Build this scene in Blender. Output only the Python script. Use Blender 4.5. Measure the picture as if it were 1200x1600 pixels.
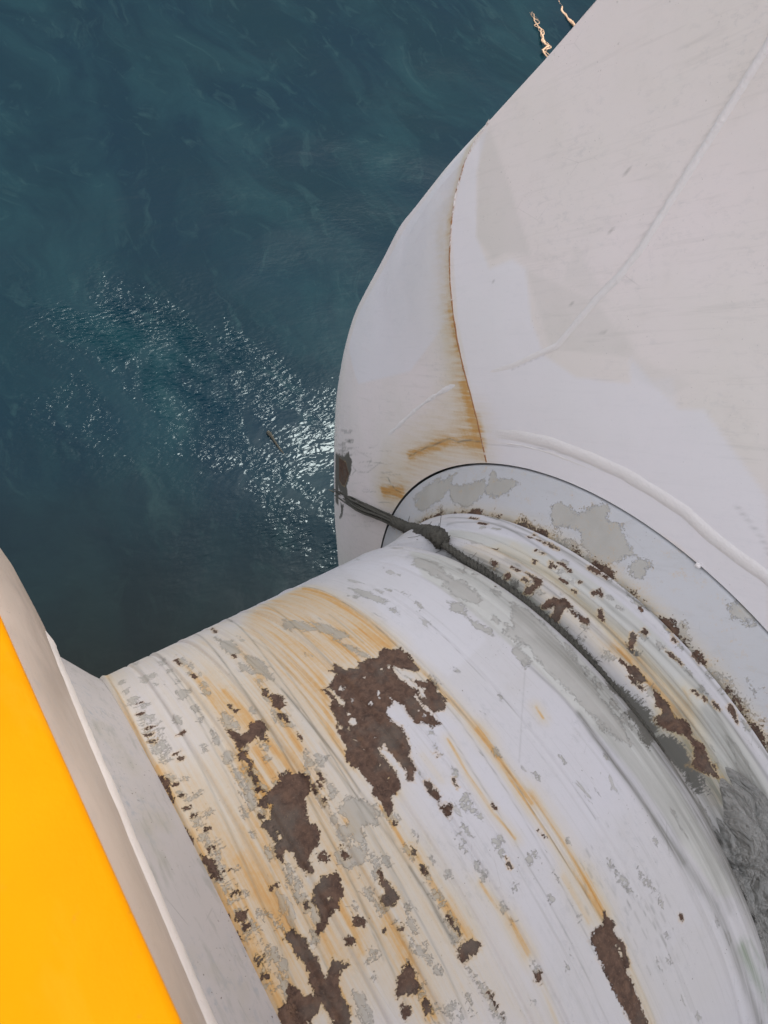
import bpy, math, random
import numpy as np
from mathutils import Vector, Matrix
from mathutils.bvhtree import BVHTree
sc = bpy.context.scene
for o in list(bpy.data.objects): bpy.data.objects.remove(o)

# ------------------------------------------------------------------ camera, light, exposure
cam = bpy.data.objects.new('camera', bpy.data.cameras.new('camera')); sc.collection.objects.link(cam); sc.camera = cam
CAM = Vector((-0.71074, 0.42991, 2.40230))
RIGHT = Vector((0.80523526, -0.5148099, 0.29422263)); DOWN = Vector((-0.35922406, -0.81831179, -0.4486913)); FWD = Vector((0.47175657, 0.25561021, -0.84386561))
cam.matrix_world = Matrix.Translation(CAM) @ Matrix((RIGHT, -DOWN, -FWD)).transposed().to_4x4()
cam.data.sensor_fit = 'VERTICAL'; cam.data.sensor_height = 24.0; cam.data.lens = 24.0*1057.18/1600
cam.data.dof.use_dof = True; cam.data.dof.focus_distance = 2.1; cam.data.dof.aperture_fstop = 5.6
cam.data.clip_start = .01; cam.data.clip_end = 9000
sc.cycles.max_bounces = 5; sc.cycles.diffuse_bounces = 3; sc.cycles.glossy_bounces = 2
sc.render.resolution_x = 768; sc.render.resolution_y = 1024
sc.view_settings.view_transform = 'Standard'; sc.view_settings.look = 'None'; sc.view_settings.gamma = 1
sc.view_settings.use_curve_mapping = False; sc.view_settings.exposure = 0.30
SUN = Vector((0.55, 0.25, 0.80)).normalized()
elev = math.asin(SUN.z); azim = math.atan2(SUN.x, SUN.y)
w = bpy.data.worlds.new('World'); sc.world = w; w.use_nodes = True
nt = w.node_tree; nt.nodes.clear()
sky = nt.nodes.new('ShaderNodeTexSky'); sky.sky_type = 'NISHITA'; sky.sun_disc = False
sky.sun_elevation = elev; sky.sun_rotation = azim; sky.dust_density = 4; sky.ozone_density = 1; sky.air_density = 1.0
bg = nt.nodes.new('ShaderNodeBackground'); bg.inputs[1].default_value = .15
hs = nt.nodes.new('ShaderNodeHueSaturation'); hs.inputs['Saturation'].default_value = .45
out = nt.nodes.new('ShaderNodeOutputWorld')
mx = nt.nodes.new('ShaderNodeMix'); mx.data_type = 'RGBA'; mx.inputs[0].default_value = .6; mx.inputs[7].default_value = (8.8, 9.1, 9.9, 1)   # thin overcast over the clear sky
nt.links.new(sky.outputs[0], hs.inputs['Color']); nt.links.new(hs.outputs[0], mx.inputs[6]); nt.links.new(mx.outputs[2], bg.inputs[0]); nt.links.new(bg.outputs[0], out.inputs[0])
sl = bpy.data.lights.new('sun', 'SUN'); sl.energy = .75; sl.angle = math.radians(10); sl.color = (1, .95, .88)
so = bpy.data.objects.new('sun', sl); sc.collection.objects.link(so)
so.rotation_euler = SUN.to_track_quat('Z', 'Y').to_euler(); so.location = (20, 30, 50)

# ------------------------------------------------------------------ data measured on the place (metres, roller axis = x)
SH = [["r","P",[[-0.0308,0.6213],[-0.0236,0.6066],[-0.0001,0.5978],[-0.0015,0.5763],[0.0018,0.5459],[-0.0094,0.5168],[-0.0168,0.5149],[-0.0281,0.5306],
[-0.0431,0.5494],[-0.0468,0.5599],[-0.0513,0.5696],[-0.0628,0.5272],[-0.0563,0.4945],[-0.0442,0.4658],[-0.0652,0.4611],[-0.0666,0.4307],
[-0.0601,0.3965],[-0.0612,0.3743],[-0.0789,0.3803],[-0.0933,0.4042],[-0.102,0.4072],[-0.1039,0.4261],[-0.0964,0.4575],[-0.1098,0.4764],
[-0.1352,0.4722],[-0.1478,0.4624],[-0.1459,0.443],[-0.1396,0.4153],[-0.1423,0.3835],[-0.1543,0.3645],[-0.1684,0.3426],[-0.1682,0.3222],
[-0.1886,0.306],[-0.2014,0.3095],[-0.1873,0.3247],[-0.1885,0.3506],[-0.193,0.3796],[-0.1929,0.401],[-0.2087,0.4008],[-0.2165,0.39],[-0.2128,0.3667],
[-0.2106,0.335],[-0.2142,0.313],[-0.2289,0.3035],[-0.2517,0.2996],[-0.2597,0.2819],[-0.273,0.2771],[-0.272,0.299],[-0.2719,0.3128],[-0.2791,0.3269],
[-0.2682,0.3388],[-0.27,0.3644],[-0.2692,0.3942],[-0.2808,0.3918],[-0.2779,0.4106],[-0.2864,0.4164],[-0.2648,0.4448],[-0.2623,0.4715],
[-0.2586,0.4925],[-0.2407,0.5041],[-0.2435,0.5315],[-0.2372,0.5534],[-0.223,0.5632],[-0.2215,0.5907],[-0.231,0.6095],[-0.212,0.6056],[-0.1846,0.6144],
[-0.1674,0.6326],[-0.1801,0.6476],[-0.1658,0.6439],[-0.1594,0.6583],[-0.1494,0.6259],[-0.1204,0.6102],[-0.1058,0.6231],[-0.0782,0.613],
[-0.0595,0.6104],[-0.0499,0.6196]],0.0,1.0],["r","P",[[-0.0366,0.4974],[-0.0122,0.4766],[-0.0012,0.4791],[-0.0038,0.4508],[-0.0125,0.4438],
[-0.0072,0.415],[-0.0253,0.3968],[-0.0539,0.4041],[-0.0597,0.4321],[-0.0578,0.456],[-0.0498,0.4697],[-0.0392,0.4722]],0.0,1.0],
["h","S",[[-0.1886,0.5832],[-0.1892,0.58]],0.0059,1],["h","S",[[-0.1859,0.5385],[-0.1865,0.5355]],0.0065,1],["h","S",[[-0.2179,0.4876],
[-0.2184,0.4849]],0.0095,1],["h","S",[[-0.1229,0.519],[-0.1236,0.5161]],0.0042,1],["h","S",[[-0.2139,0.5129],[-0.2144,0.5101]],0.0045,1],
["h","S",[[-0.1563,0.5033],[-0.1569,0.5004]],0.0026,1],["h","S",[[-0.1252,0.5747],[-0.1259,0.5715]],0.0027,1],["h","S",[[-0.058,0.5685],
[-0.0588,0.5653]],0.0044,1],["h","S",[[-0.0559,0.544],[-0.0567,0.5409]],0.004,1],["h","S",[[-0.0782,0.5687],[-0.079,0.5654]],0.0027,1],
["h","S",[[-0.0519,0.5264],[-0.0527,0.5233]],0.0047,1],["h","S",[[-0.1108,0.4901],[-0.1114,0.4873]],0.0032,1],["h","S",[[-0.1309,0.508],
[-0.1316,0.5051]],0.0026,1],["h","S",[[-0.2367,0.4829],[-0.2372,0.4802]],0.0025,1],["h","S",[[-0.2372,0.4481],[-0.2376,0.4455]],0.0019,1],
["h","S",[[-0.2014,0.429],[-0.2018,0.4265]],0.0016,1],["h","S",[[-0.2364,0.4197],[-0.2368,0.4172]],0.0016,1],["h","S",[[-0.2291,0.3725],
[-0.2295,0.3701]],0.0015,1],["h","S",[[-0.2292,0.3374],[-0.2295,0.3351]],0.0015,1],["h","S",[[-0.2114,0.5938],[-0.2098,0.5671],
[-0.2098,0.5428]],0.0062,1.0],["h","S",[[-0.2491,0.5228],[-0.2489,0.4916]],0.0045,1.0],["h","S",[[-0.0388,0.4653],[-0.0435,0.4523]],0.0086,1.0],
["h","S",[[-0.0854,0.4498],[-0.0748,0.4063]],0.0025,1.0],["r","P",[[-0.3929,0.4699],[-0.3943,0.4568],[-0.3782,0.4525],[-0.3694,0.4325],
[-0.3743,0.4178],[-0.3914,0.4033],[-0.4128,0.3716],[-0.4162,0.3497],[-0.4049,0.3421],[-0.4093,0.3255],[-0.4225,0.3076],[-0.4377,0.3083],
[-0.452,0.2975],[-0.4533,0.2767],[-0.4552,0.2673],[-0.466,0.2745],[-0.4719,0.2962],[-0.4738,0.3121],[-0.4691,0.32],[-0.4804,0.3331],[-0.4971,0.3369],
[-0.494,0.3555],[-0.4928,0.3779],[-0.4975,0.3969],[-0.4926,0.4057],[-0.4755,0.4021],[-0.4683,0.422],[-0.4834,0.4368],[-0.4767,0.4494],
[-0.4555,0.4521],[-0.4387,0.4537],[-0.4198,0.4586],[-0.4171,0.4706],[-0.4045,0.464]],0.0,1.0],["h","S",[[-0.4765,0.3629],[-0.4766,0.3608]],0.0068,1],
["h","S",[[-0.4766,0.3728],[-0.4767,0.3706]],0.0042,1],["h","S",[[-0.4445,0.3882],[-0.4446,0.386]],0.0016,1],["h","S",[[-0.462,0.4262],
[-0.4621,0.4239]],0.0032,1],["h","S",[[-0.4535,0.3301],[-0.4536,0.3281]],0.0016,1],["r","P",[[-0.4394,0.2928],[-0.4208,0.2915],[-0.4174,0.2782],
[-0.4209,0.2696],[-0.431,0.2691],[-0.436,0.2796]],0.0,1.0],["r","P",[[-0.4393,0.2497],[-0.4209,0.2482],[-0.4205,0.2338],[-0.4213,0.2204],
[-0.4287,0.2031],[-0.4461,0.2028],[-0.4479,0.194],[-0.4657,0.1958],[-0.4753,0.1924],[-0.4824,0.1809],[-0.5024,0.1783],[-0.4995,0.1891],[-0.486,0.193],
[-0.4813,0.2128],[-0.4819,0.2299],[-0.4731,0.2444],[-0.4579,0.2446],[-0.449,0.2526]],0.0,1.0],["r","P",[[-0.5563,0.2081],[-0.5376,0.2098],
[-0.5271,0.1853],[-0.53,0.1685],[-0.5251,0.1528],[-0.528,0.1304],[-0.525,0.1147],[-0.5115,0.1222],[-0.4983,0.1317],[-0.4832,0.1091],[-0.4884,0.1066],
[-0.5001,0.1084],[-0.5106,0.0974],[-0.5184,0.0818],[-0.5172,0.0662],[-0.511,0.056],[-0.5236,0.0385],[-0.531,0.0206],[-0.5531,0.0363],[-0.5459,0.0715],
[-0.5508,0.0866],[-0.5643,0.0814],[-0.5849,0.0814],[-0.599,0.0686],[-0.6251,0.087],[-0.6175,0.1241],[-0.6009,0.1241],[-0.5816,0.14],[-0.5717,0.1156],
[-0.5533,0.1029],[-0.5495,0.1121],[-0.552,0.1257],[-0.5456,0.1393],[-0.5466,0.1643],[-0.5541,0.1755],[-0.5501,0.1945]],0.0,1.0],
["r","P",[[-0.3487,0.2008],[-0.3483,0.1865],[-0.3452,0.1705],[-0.3399,0.143],[-0.3548,0.1392],[-0.3695,0.1472],[-0.3724,0.1576],[-0.3588,0.1656],
[-0.3587,0.1863]],0.0,1.0],["r","P",[[-0.4369,0.1636],[-0.4267,0.1617],[-0.4322,0.1474],[-0.4389,0.1519]],0.0,1.0],["r","P",[[-0.4255,0.1577],
[-0.4168,0.1503],[-0.4244,0.1358],[-0.4296,0.1425]],0.0,1.0],["r","P",[[-0.4622,0.145],[-0.4511,0.136],[-0.454,0.1284],[-0.4653,0.1344]],0.0,1.0],
["r","P",[[-0.399,0.0489],[-0.3832,0.046],[-0.3802,0.033],[-0.3876,0.0192],[-0.388,0.004],[-0.4044,0.0031],[-0.4164,0.0144],[-0.4318,0.0144],
[-0.4376,0.023],[-0.4242,0.0259],[-0.413,0.0398]],0.0,1.0],["r","P",[[-0.4326,0.0044],[-0.4181,-0.0057],[-0.425,-0.0161],[-0.4369,-0.0167],
[-0.4354,-0.0057]],0.0,1.0],["r","P",[[-0.4925,0.42],[-0.4825,0.4172],[-0.483,0.4093],[-0.493,0.4121]],0.0,1.0],["r","P",[[-0.3865,0.28],
[-0.382,0.2715],[-0.3843,0.2528],[-0.3941,0.2592]],0.0,1.0],["r","P",[[-0.5404,0.2927],[-0.5223,0.2927],[-0.5238,0.2868],[-0.5398,0.2872]],0.0,1.0],
["h","S",[[-0.4544,0.2167],[-0.4545,0.2148]],0.0021,1],["h","S",[[-0.5493,0.1479],[-0.5493,0.1462]],0.0013,1],["r","P",[[-0.3334,0.7043],
[-0.3269,0.6945],[-0.333,0.674],[-0.3161,0.6629],[-0.3119,0.6453],[-0.3174,0.623],[-0.3341,0.6171],[-0.3376,0.6396],[-0.3319,0.6588],
[-0.3426,0.6861]],0.0,1.0],["r","P",[[-0.4542,0.6401],[-0.4393,0.6188],[-0.4364,0.6075],[-0.4171,0.6039],[-0.4048,0.6242],[-0.3835,0.6194],
[-0.3789,0.6034],[-0.3934,0.5681],[-0.3957,0.556],[-0.4096,0.5694],[-0.4093,0.5861],[-0.4296,0.5793],[-0.4554,0.5772],[-0.455,0.5992],
[-0.4564,0.6177]],0.0,1.0],["r","P",[[-0.42,0.7132],[-0.413,0.7016],[-0.4201,0.6957]],0.0,1.0],["r","P",[[-0.4173,0.6876],[-0.4023,0.6779],
[-0.4173,0.6737]],0.0,1.0],["r","P",[[-0.4661,0.5639],[-0.4534,0.5648],[-0.4473,0.529],[-0.455,0.5221],[-0.461,0.5418],[-0.4683,0.5472]],0.0,1.0],
["r","P",[[-0.3366,0.5389],[-0.3264,0.534],[-0.3345,0.513],[-0.3383,0.5212]],0.0,1.0],["r","P",[[0.0146,-0.1181],[0.0139,-0.1341],[0.0225,-0.1502],
[0.0131,-0.1583],[0.0147,-0.176],[0.0206,-0.1966],[0.0126,-0.2285],[0.0017,-0.2352],[-0.0015,-0.2183],[0.0045,-0.1936],[0.0006,-0.1786],
[0.0004,-0.2073],[-0.0012,-0.2435],[-0.0048,-0.3041],[-0.0076,-0.3494],[-0.0074,-0.3941],[-0.0374,-0.3689],[-0.0379,-0.338],[-0.0447,-0.2902],
[-0.0502,-0.2446],[-0.0449,-0.2118],[-0.0467,-0.1741],[-0.0406,-0.1581],[-0.0441,-0.1436],[-0.032,-0.1317],[-0.0113,-0.1356],
[-0.0024,-0.1395]],0.0,1.0],["r","P",[[-0.2942,0.011],[-0.2823,0.0141],[-0.2624,0.0081],[-0.2496,-0.0079],[-0.2769,-0.0116],[-0.2953,-0.0137],
[-0.2981,-0.001]],0.0,1.0],["r","P",[[-0.171,0.2882],[-0.161,0.2842],[-0.1621,0.2496],[-0.1652,0.2423],[-0.1725,0.2562],[-0.1757,0.2722]],0.0,1.0],
["r","P",[[-0.1717,0.2374],[-0.1538,0.217],[-0.1674,0.2033],[-0.1737,0.2118]],0.0,1.0],["r","P",[[-0.2694,0.2084],[-0.2658,0.1936],[-0.2708,0.1803],
[-0.2749,0.1912]],0.0,1.0],["r","P",[[-0.2736,0.1699],[-0.269,0.1629],[-0.2715,0.1465],[-0.2771,0.1521]],0.0,1.0],["r","P",[[-0.3926,-0.014],
[-0.3866,-0.0217],[-0.3915,-0.039],[-0.4006,-0.0326]],0.0,1.0],["r","P",[[-0.0167,0.0781],[-0.0114,0.0576],[-0.0159,0.0625]],0.0,1.0],
["r","P",[[-0.0735,0.1732],[-0.0695,0.1616],[-0.0756,0.1642]],0.0,1.0],["r","P",[[0.4656,0.6161],[0.4727,0.5999],[0.4784,0.5663],[0.4578,0.5504],
[0.4288,0.555],[0.4244,0.5765],[0.4508,0.5695],[0.4634,0.5878]],0.0,1.0],["r","P",[[0.4213,0.5099],[0.4551,0.4976],[0.4529,0.4833],[0.4707,0.4747],
[0.4686,0.4423],[0.4362,0.4497],[0.415,0.4425],[0.4133,0.4654],[0.4396,0.4772],[0.4216,0.4977]],0.0,1.0],["r","P",[[0.4619,0.4182],[0.4646,0.4026],
[0.4759,0.3886],[0.4586,0.3764],[0.4475,0.3935],[0.4485,0.4063]],0.0,1.0],["r","P",[[0.5137,0.3914],[0.5286,0.3922],[0.5052,0.3633],
[0.4997,0.3734]],0.0,1.0],["r","P",[[0.4984,0.7859],[0.5044,0.7698],[0.4907,0.7667]],0.0,1.0],["r","P",[[0.5232,0.6477],[0.5328,0.6333],
[0.5181,0.6295]],0.0,1.0],["r","P",[[0.5154,0.4868],[0.5195,0.472],[0.5106,0.4703]],0.0,1.0],["r","P",[[0.4486,0.238],[0.4717,0.2211],[0.4654,0.1786],
[0.4456,0.1836],[0.4426,0.218]],0.0,1.0],["r","P",[[0.4632,0.1544],[0.4698,0.1074],[0.4609,0.0765],[0.4847,0.0511],[0.4679,0.0201],[0.4781,-0.0028],
[0.4668,-0.0635],[0.4304,-0.0313],[0.4543,-0.0005],[0.4519,0.0293],[0.4253,0.0676],[0.4244,0.0974],[0.4469,0.1024],[0.4438,0.1223]],0.0,1.0],
["r","P",[[0.5737,0.203],[0.5751,0.1818],[0.567,0.1863]],0.0,1.0],["r","P",[[0.5357,0.2974],[0.5381,0.281],[0.4999,0.2599],[0.5022,0.2729]],0.0,1.0],
["r","P",[[0.4555,0.0032],[0.4703,-0.0243],[0.4673,-0.0555],[0.4707,-0.0924],[0.446,-0.0617],[0.4321,-0.0396],[0.4489,-0.0167]],0.0,1.0],
["g","S",[[-0.3834,0.667],[-0.3843,0.6559]],0.0067,1.0],["g","S",[[-0.3326,0.5953],[-0.3335,0.5864]],0.0059,1.0],["g","S",[[-0.3328,0.5715],
[-0.3336,0.5629]],0.0058,1.0],["g","S",[[-0.4832,0.6627],[-0.4836,0.6531]],0.0059,1.0],["g","S",[[-0.4851,0.631],[-0.4855,0.6209]],0.0065,1.0],
["g","S",[[-0.4836,0.5834],[-0.4839,0.5704]],0.009,1.0],["g","S",[[-0.4856,0.5376],[-0.4858,0.5264]],0.0082,1.0],["g","S",[[-0.4881,0.5238],
[-0.4882,0.5146]],0.0069,1.0],["g","S",[[-0.49,0.4982],[-0.4901,0.486]],0.0093,1.0],["g","S",[[-0.4875,0.4683],[-0.4876,0.4582]],0.008,1.0],
["g","S",[[-0.4884,0.4556],[-0.4884,0.4457]],0.008,1.0],["g","S",[[-0.4842,0.764],[-0.4849,0.7495]],0.0076,1.0],["g","S",[[-0.485,0.717],
[-0.4854,0.7086]],0.0047,1.0],["g","S",[[-0.5338,1.028],[-0.5358,0.9902]],0.0109,1.0],["g","S",[[-0.5168,1.0171],[-0.5185,0.9906]],0.0077,1.0],
["g","S",[[-0.5186,1.2475],[-0.5235,1.185]],0.006,1.0],["g","S",[[-0.5242,0.9479],[-0.5248,0.9351]],0.0045,1.0],["g","S",[[-0.4759,0.9923],
[-0.4775,0.9724]],0.0061,1.0],["g","S",[[-0.4713,1.0904],[-0.4745,1.0547]],0.008,1.0],["g","S",[[-0.4771,0.9082],[-0.4781,0.8948]],0.0052,1.0],
["g","S",[[-0.4907,0.8446],[-0.492,0.8208]],0.0107,1.0],["g","S",[[-0.4734,0.839],[-0.4743,0.8263]],0.0057,1.0],["g","S",[[-0.5925,0.9268],
[-0.5929,0.9017]],0.0096,1.0],["g","S",[[-0.5893,0.9953],[-0.5897,0.9758]],0.0061,1.0],["g","S",[[-0.5875,0.8449],[-0.5876,0.8324]],0.0057,1.0],
["g","S",[[-0.5767,0.8106],[-0.5768,0.8005]],0.0049,1.0],["g","S",[[-0.5907,0.7657],[-0.5906,0.7567]],0.0048,1.0],["g","S",[[-0.5869,1.0801],
[-0.5878,1.0531]],0.0064,1.0],["g","S",[[-0.5994,0.6951],[-0.5992,0.6819]],0.008,1.0],["g","S",[[-0.5999,0.7264],[-0.5998,0.7158]],0.0061,1.0],
["g","S",[[-0.5868,0.701],[-0.5867,0.692]],0.0053,1.0],["g","S",[[-0.4179,0.5253],[-0.4182,0.5193]],0.0044,1.0],["g","S",[[-0.4157,0.5602],
[-0.416,0.5547]],0.0038,1.0],["g","S",[[-0.4931,0.3088],[-0.493,0.3004]],0.0077,1.0],["g","S",[[-0.4934,0.2735],[-0.4931,0.2654]],0.0077,1.0],
["g","S",[[-0.4908,0.2198],[-0.4905,0.2109]],0.0088,1.0],["g","S",[[-0.4912,0.2069],[-0.4909,0.1981]],0.0088,1.0],["g","S",[[-0.4918,0.1871],
[-0.4915,0.1801]],0.0071,1.0],["g","S",[[-0.4872,0.5363],[-0.4874,0.5252]],0.0082,1.0],["g","S",[[-0.4873,0.4924],[-0.4874,0.4835]],0.0068,1.0],
["g","S",[[-0.4894,0.4636],[-0.4894,0.4521]],0.0092,1.0],["g","S",[[-0.5756,0.1836],[-0.5752,0.1774]],0.0064,1.0],["g","S",[[-0.5781,0.1762],
[-0.5777,0.17]],0.0064,1.0],["g","S",[[-0.5904,0.3986],[-0.59,0.3904]],0.0072,1.0],["g","S",[[-0.5889,0.4083],[-0.5886,0.4014]],0.006,1.0],
["g","S",[[-0.4238,0.1804],[-0.4237,0.1751]],0.0053,1.0],["g","S",[[-0.435,0.0995],[-0.4348,0.0933]],0.0065,1.0],["g","S",[[-0.45,0.093],
[-0.4498,0.0891]],0.0042,1.0],["g","S",[[-0.45,0.0701],[-0.4497,0.0656]],0.0048,1.0],["g","S",[[-0.327,0.2113],[-0.3271,0.2044]],0.0066,1.0],
["g","S",[[-0.3895,0.1859],[-0.3895,0.1781]],0.0077,1.0],["g","S",[[-0.3888,0.1741],[-0.3887,0.1687]],0.0054,1.0],["g","S",[[-0.3873,0.1535],
[-0.3871,0.147]],0.0066,1.0],["g","S",[[-0.4935,0.0563],[-0.4929,0.0481]],0.0089,1.0],["g","S",[[-0.495,0.0372],[-0.4944,0.0277]],0.0104,1.0],
["g","S",[[-0.4963,0.0223],[-0.4958,0.0153]],0.0078,1.0],["g","S",[[-0.3446,0.099],[-0.3444,0.092]],0.0072,1.0],["g","S",[[-0.3481,0.0877],
[-0.348,0.0818]],0.006,1.0],["g","S",[[-0.4914,0.3577],[-0.4912,0.3489]],0.0078,1.0],["g","S",[[-0.5903,0.2612],[-0.5901,0.2577]],0.0035,1.0],
["g","S",[[-0.5204,0.3941],[-0.5203,0.3913]],0.0024,1.0],["g","S",[[-0.3401,0.1214],[-0.3401,0.1172]],0.0042,1.0],["g","S",[[-0.1752,0.1763],
[-0.1755,0.1705]],0.0056,1.0],["g","S",[[-0.1715,0.1548],[-0.1718,0.149]],0.0056,1.0],["g","S",[[-0.1758,0.1043],[-0.176,0.0972]],0.007,1.0],
["g","S",[[-0.1717,0.0827],[-0.1718,0.0771]],0.0056,1.0],["g","S",[[-0.2759,0.1118],[-0.2759,0.1036]],0.0082,1.0],["g","S",[[-0.2732,0.1014],
[-0.2732,0.0952]],0.0062,1.0],["g","S",[[-0.1741,0.0169],[-0.1741,0.0114]],0.0057,1.0],["g","S",[[-0.1745,-0.0145],[-0.1745,-0.0186]],0.0043,1.0],
["g","S",[[-0.2756,0.0467],[-0.2755,0.0387]],0.0083,1.0],["g","S",[[-0.2814,0.0359],[-0.2812,0.0273]],0.009,1.0],["g","S",[[-0.3561,0.0529],
[-0.3558,0.0445]],0.0088,1.0],["g","S",[[-0.3505,0.0333],[-0.3503,0.0281]],0.0055,1.0],["g","S",[[-0.3468,0.006],[-0.3465,0.0002]],0.0062,1.0],
["g","S",[[-0.3501,-0.0519],[-0.3497,-0.0577]],0.0062,1.0],["g","S",[[-0.3512,-0.0744],[-0.3509,-0.079]],0.0049,1.0],["g","S",[[-0.3472,0.0979],
[-0.3471,0.09]],0.0081,1.0],["g","S",[[-0.3476,0.0902],[-0.3475,0.0836]],0.0068,1.0],["g","S",[[-0.2113,-0.1444],[-0.211,-0.1486]],0.0044,1.0],
["g","S",[[-0.0725,0.0522],[-0.0726,0.0465]],0.0058,1.0],["g","S",[[-0.0729,-0.0297],[-0.0728,-0.0347]],0.0051,1.0],["g","S",[[-0.2484,0.16],
[-0.2485,0.1551]],0.0048,1.0],["g","S",[[-0.2351,0.1246],[-0.2352,0.1211]],0.0034,1.0],["k","S",[[-0.2939,0.175],[-0.2935,0.1429]],0.0031,0.8],
["k","S",[[-0.2922,0.1381],[-0.2914,0.1066],[-0.294,0.0703],[-0.2936,0.0217]],0.0043,0.8],["g","P",[[-0.2958,-0.0244],[-0.2821,-0.0592],
[-0.2753,-0.1331],[-0.2835,-0.1379],[-0.2916,-0.1284],[-0.291,-0.0855]],0.0,1.0],["r","P",[[-0.2827,-0.0806],[-0.2766,-0.1067],[-0.2785,-0.1307],
[-0.2832,-0.1092]],0.0,1.0],["g","P",[[-0.1792,-0.0915],[-0.1716,-0.1026],[-0.1721,-0.1212],[-0.1813,-0.1338],[-0.1899,-0.1239],
[-0.1827,-0.1176]],0.0,1.0],["r","P",[[-0.1826,-0.1139],[-0.1721,-0.1212],[-0.1821,-0.1313],[-0.1873,-0.1239]],0.0,1.0],["g","S",[[-0.4667,0.4858],
[-0.4677,0.477]],0.0039,1.0],["g","S",[[-0.4478,0.5002],[-0.45,0.483]],0.0048,1.0],["g","S",[[-0.4276,0.9808],[-0.4294,0.925]],0.0035,1.0],
["g","S",[[-0.4532,0.4621],[-0.4543,0.4532]],0.0027,1.0],["r","S",[[-0.4394,0.8979],[-0.4396,0.8756]],0.003,1.0],["g","S",[[-0.4374,1.0089],
[-0.4383,0.9877]],0.0042,1.0],["g","S",[[-0.4568,0.4897],[-0.4592,0.4697]],0.0049,1.0],["r","S",[[-0.4445,1.0334],[-0.4467,0.9789]],0.0031,1.0],
["g","S",[[-0.4351,1.0216],[-0.4372,0.9689]],0.0077,1.0],["g","S",[[-0.4454,0.6691],[-0.4465,0.6456]],0.0054,1.0],["r","S",[[-0.4617,0.4592],
[-0.4622,0.4544]],0.003,1.0],["g","S",[[-0.4397,0.6967],[-0.4409,0.6734]],0.0056,1.0],["g","S",[[-0.4549,0.5186],[-0.457,0.5011]],0.0023,1.0],
["g","S",[[-0.4353,0.8363],[-0.435,0.812]],0.0051,1.0],["g","S",[[-0.4474,0.6832],[-0.4486,0.6579]],0.0067,1.0],["r","S",[[-0.4588,0.494],
[-0.4597,0.4857]],0.0037,1.0],["g","S",[[-0.4529,0.4695],[-0.454,0.4599]],0.0038,1.0],["g","S",[[-0.4322,0.6715],[-0.4325,0.6659]],0.0045,1.0],
["g","S",[[-0.4386,0.8146],[-0.4384,0.8067]],0.0052,1.0],["r","S",[[-0.466,0.471],[-0.4664,0.4677]],0.003,1.0],["g","S",[[-0.4437,0.9138],
[-0.4438,0.9059]],0.0063,1.0],["g","S",[[-0.4447,0.5919],[-0.4453,0.5718]],0.0046,1.0],["g","S",[[-0.4415,0.8196],[-0.4407,0.783]],0.0065,1.0],
["r","S",[[-0.448,0.5596],[-0.4486,0.5554]],0.0031,1.0],["g","S",[[-0.4466,0.5975],[-0.4473,0.5761]],0.0028,1.0],["g","S",[[-0.4611,0.4637],
[-0.4626,0.4503]],0.0044,1.0],["g","S",[[-0.3662,0.4437],[-0.3666,0.4403]],0.0062,1.0],["g","S",[[-0.3765,0.304],[-0.3771,0.2914]],0.0035,1.0],
["g","S",[[-0.3315,0.7316],[-0.3344,0.7032]],0.0047,1.0],["g","S",[[-0.3284,0.7392],[-0.3302,0.7226]],0.0065,1.0],["g","S",[[-0.3695,0.2966],
[-0.3698,0.2897]],0.0035,1.0],["g","S",[[-0.3698,0.3334],[-0.3705,0.3195]],0.0047,1.0],["r","S",[[-0.3703,0.4142],[-0.3721,0.3981]],0.0021,1.0],
["g","S",[[-0.3274,0.7892],[-0.3274,0.7715]],0.0071,1.0],["g","S",[[-0.34,0.6708],[-0.3409,0.6612]],0.0061,1.0],["g","S",[[-0.3329,0.8314],
[-0.3333,0.8012]],0.0073,1.0],["g","S",[[-0.3706,0.3859],[-0.3717,0.3692]],0.0027,1.0],["g","S",[[-0.37,0.4224],[-0.3707,0.4163]],0.0059,1.0],
["g","S",[[-0.383,0.1444],[-0.3835,0.1411]],0.0056,1.0],["r","S",[[-0.3664,0.3748],[-0.3669,0.367]],0.002,1.0],["g","S",[[-0.3533,0.471],
[-0.3537,0.4678]],0.0058,1.0],["g","S",[[-0.3746,0.2563],[-0.3759,0.2483]],0.0037,1.0],["g","S",[[-0.3736,0.2961],[-0.374,0.2868]],0.0044,1.0],
["r","S",[[-0.329,0.8889],[-0.3296,0.8744]],0.0031,1.0],["r","S",[[-0.3985,0.1164],[-0.3989,0.1132]],0.0023,1.0],["g","S",[[-0.3717,0.3178],
[-0.3721,0.3097]],0.0032,1.0],["g","S",[[-0.304,0.9827],[-0.3051,0.9689]],0.0072,1.0],["g","S",[[-0.3168,1.0697],[-0.3202,1.036]],0.0029,1.0],
["r","S",[[-0.3408,0.6032],[-0.3415,0.5943]],0.0038,1.0],["g","S",[[-0.3473,0.5991],[-0.349,0.5747]],0.0044,1.0],["g","S",[[-0.3249,0.9446],
[-0.3264,0.9174]],0.0035,1.0],["g","S",[[-0.3667,0.4176],[-0.3688,0.3991]],0.0036,1.0],["g","S",[[-0.3708,0.3301],[-0.3712,0.3212]],0.0062,1.0],
["g","S",[[-0.3464,0.6214],[-0.3479,0.6026]],0.0068,1.0],["r","S",[[-0.3342,0.5974],[-0.3358,0.5774]],0.0032,1.0],["r","S",[[-0.2875,1.2109],
[-0.302,1.11]],0.0028,1.0],["g","S",[[-0.3826,0.2308],[-0.3846,0.2175]],0.0023,1.0],["g","S",[[-0.3292,0.936],[-0.33,0.9197]],0.0069,1.0],
["g","S",[[-0.3594,0.463],[-0.3602,0.4563]],0.0026,1.0],["g","S",[[-0.3685,0.3712],[-0.3691,0.3618]],0.0038,1.0],["g","S",[[-0.2789,0.0503],
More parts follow.
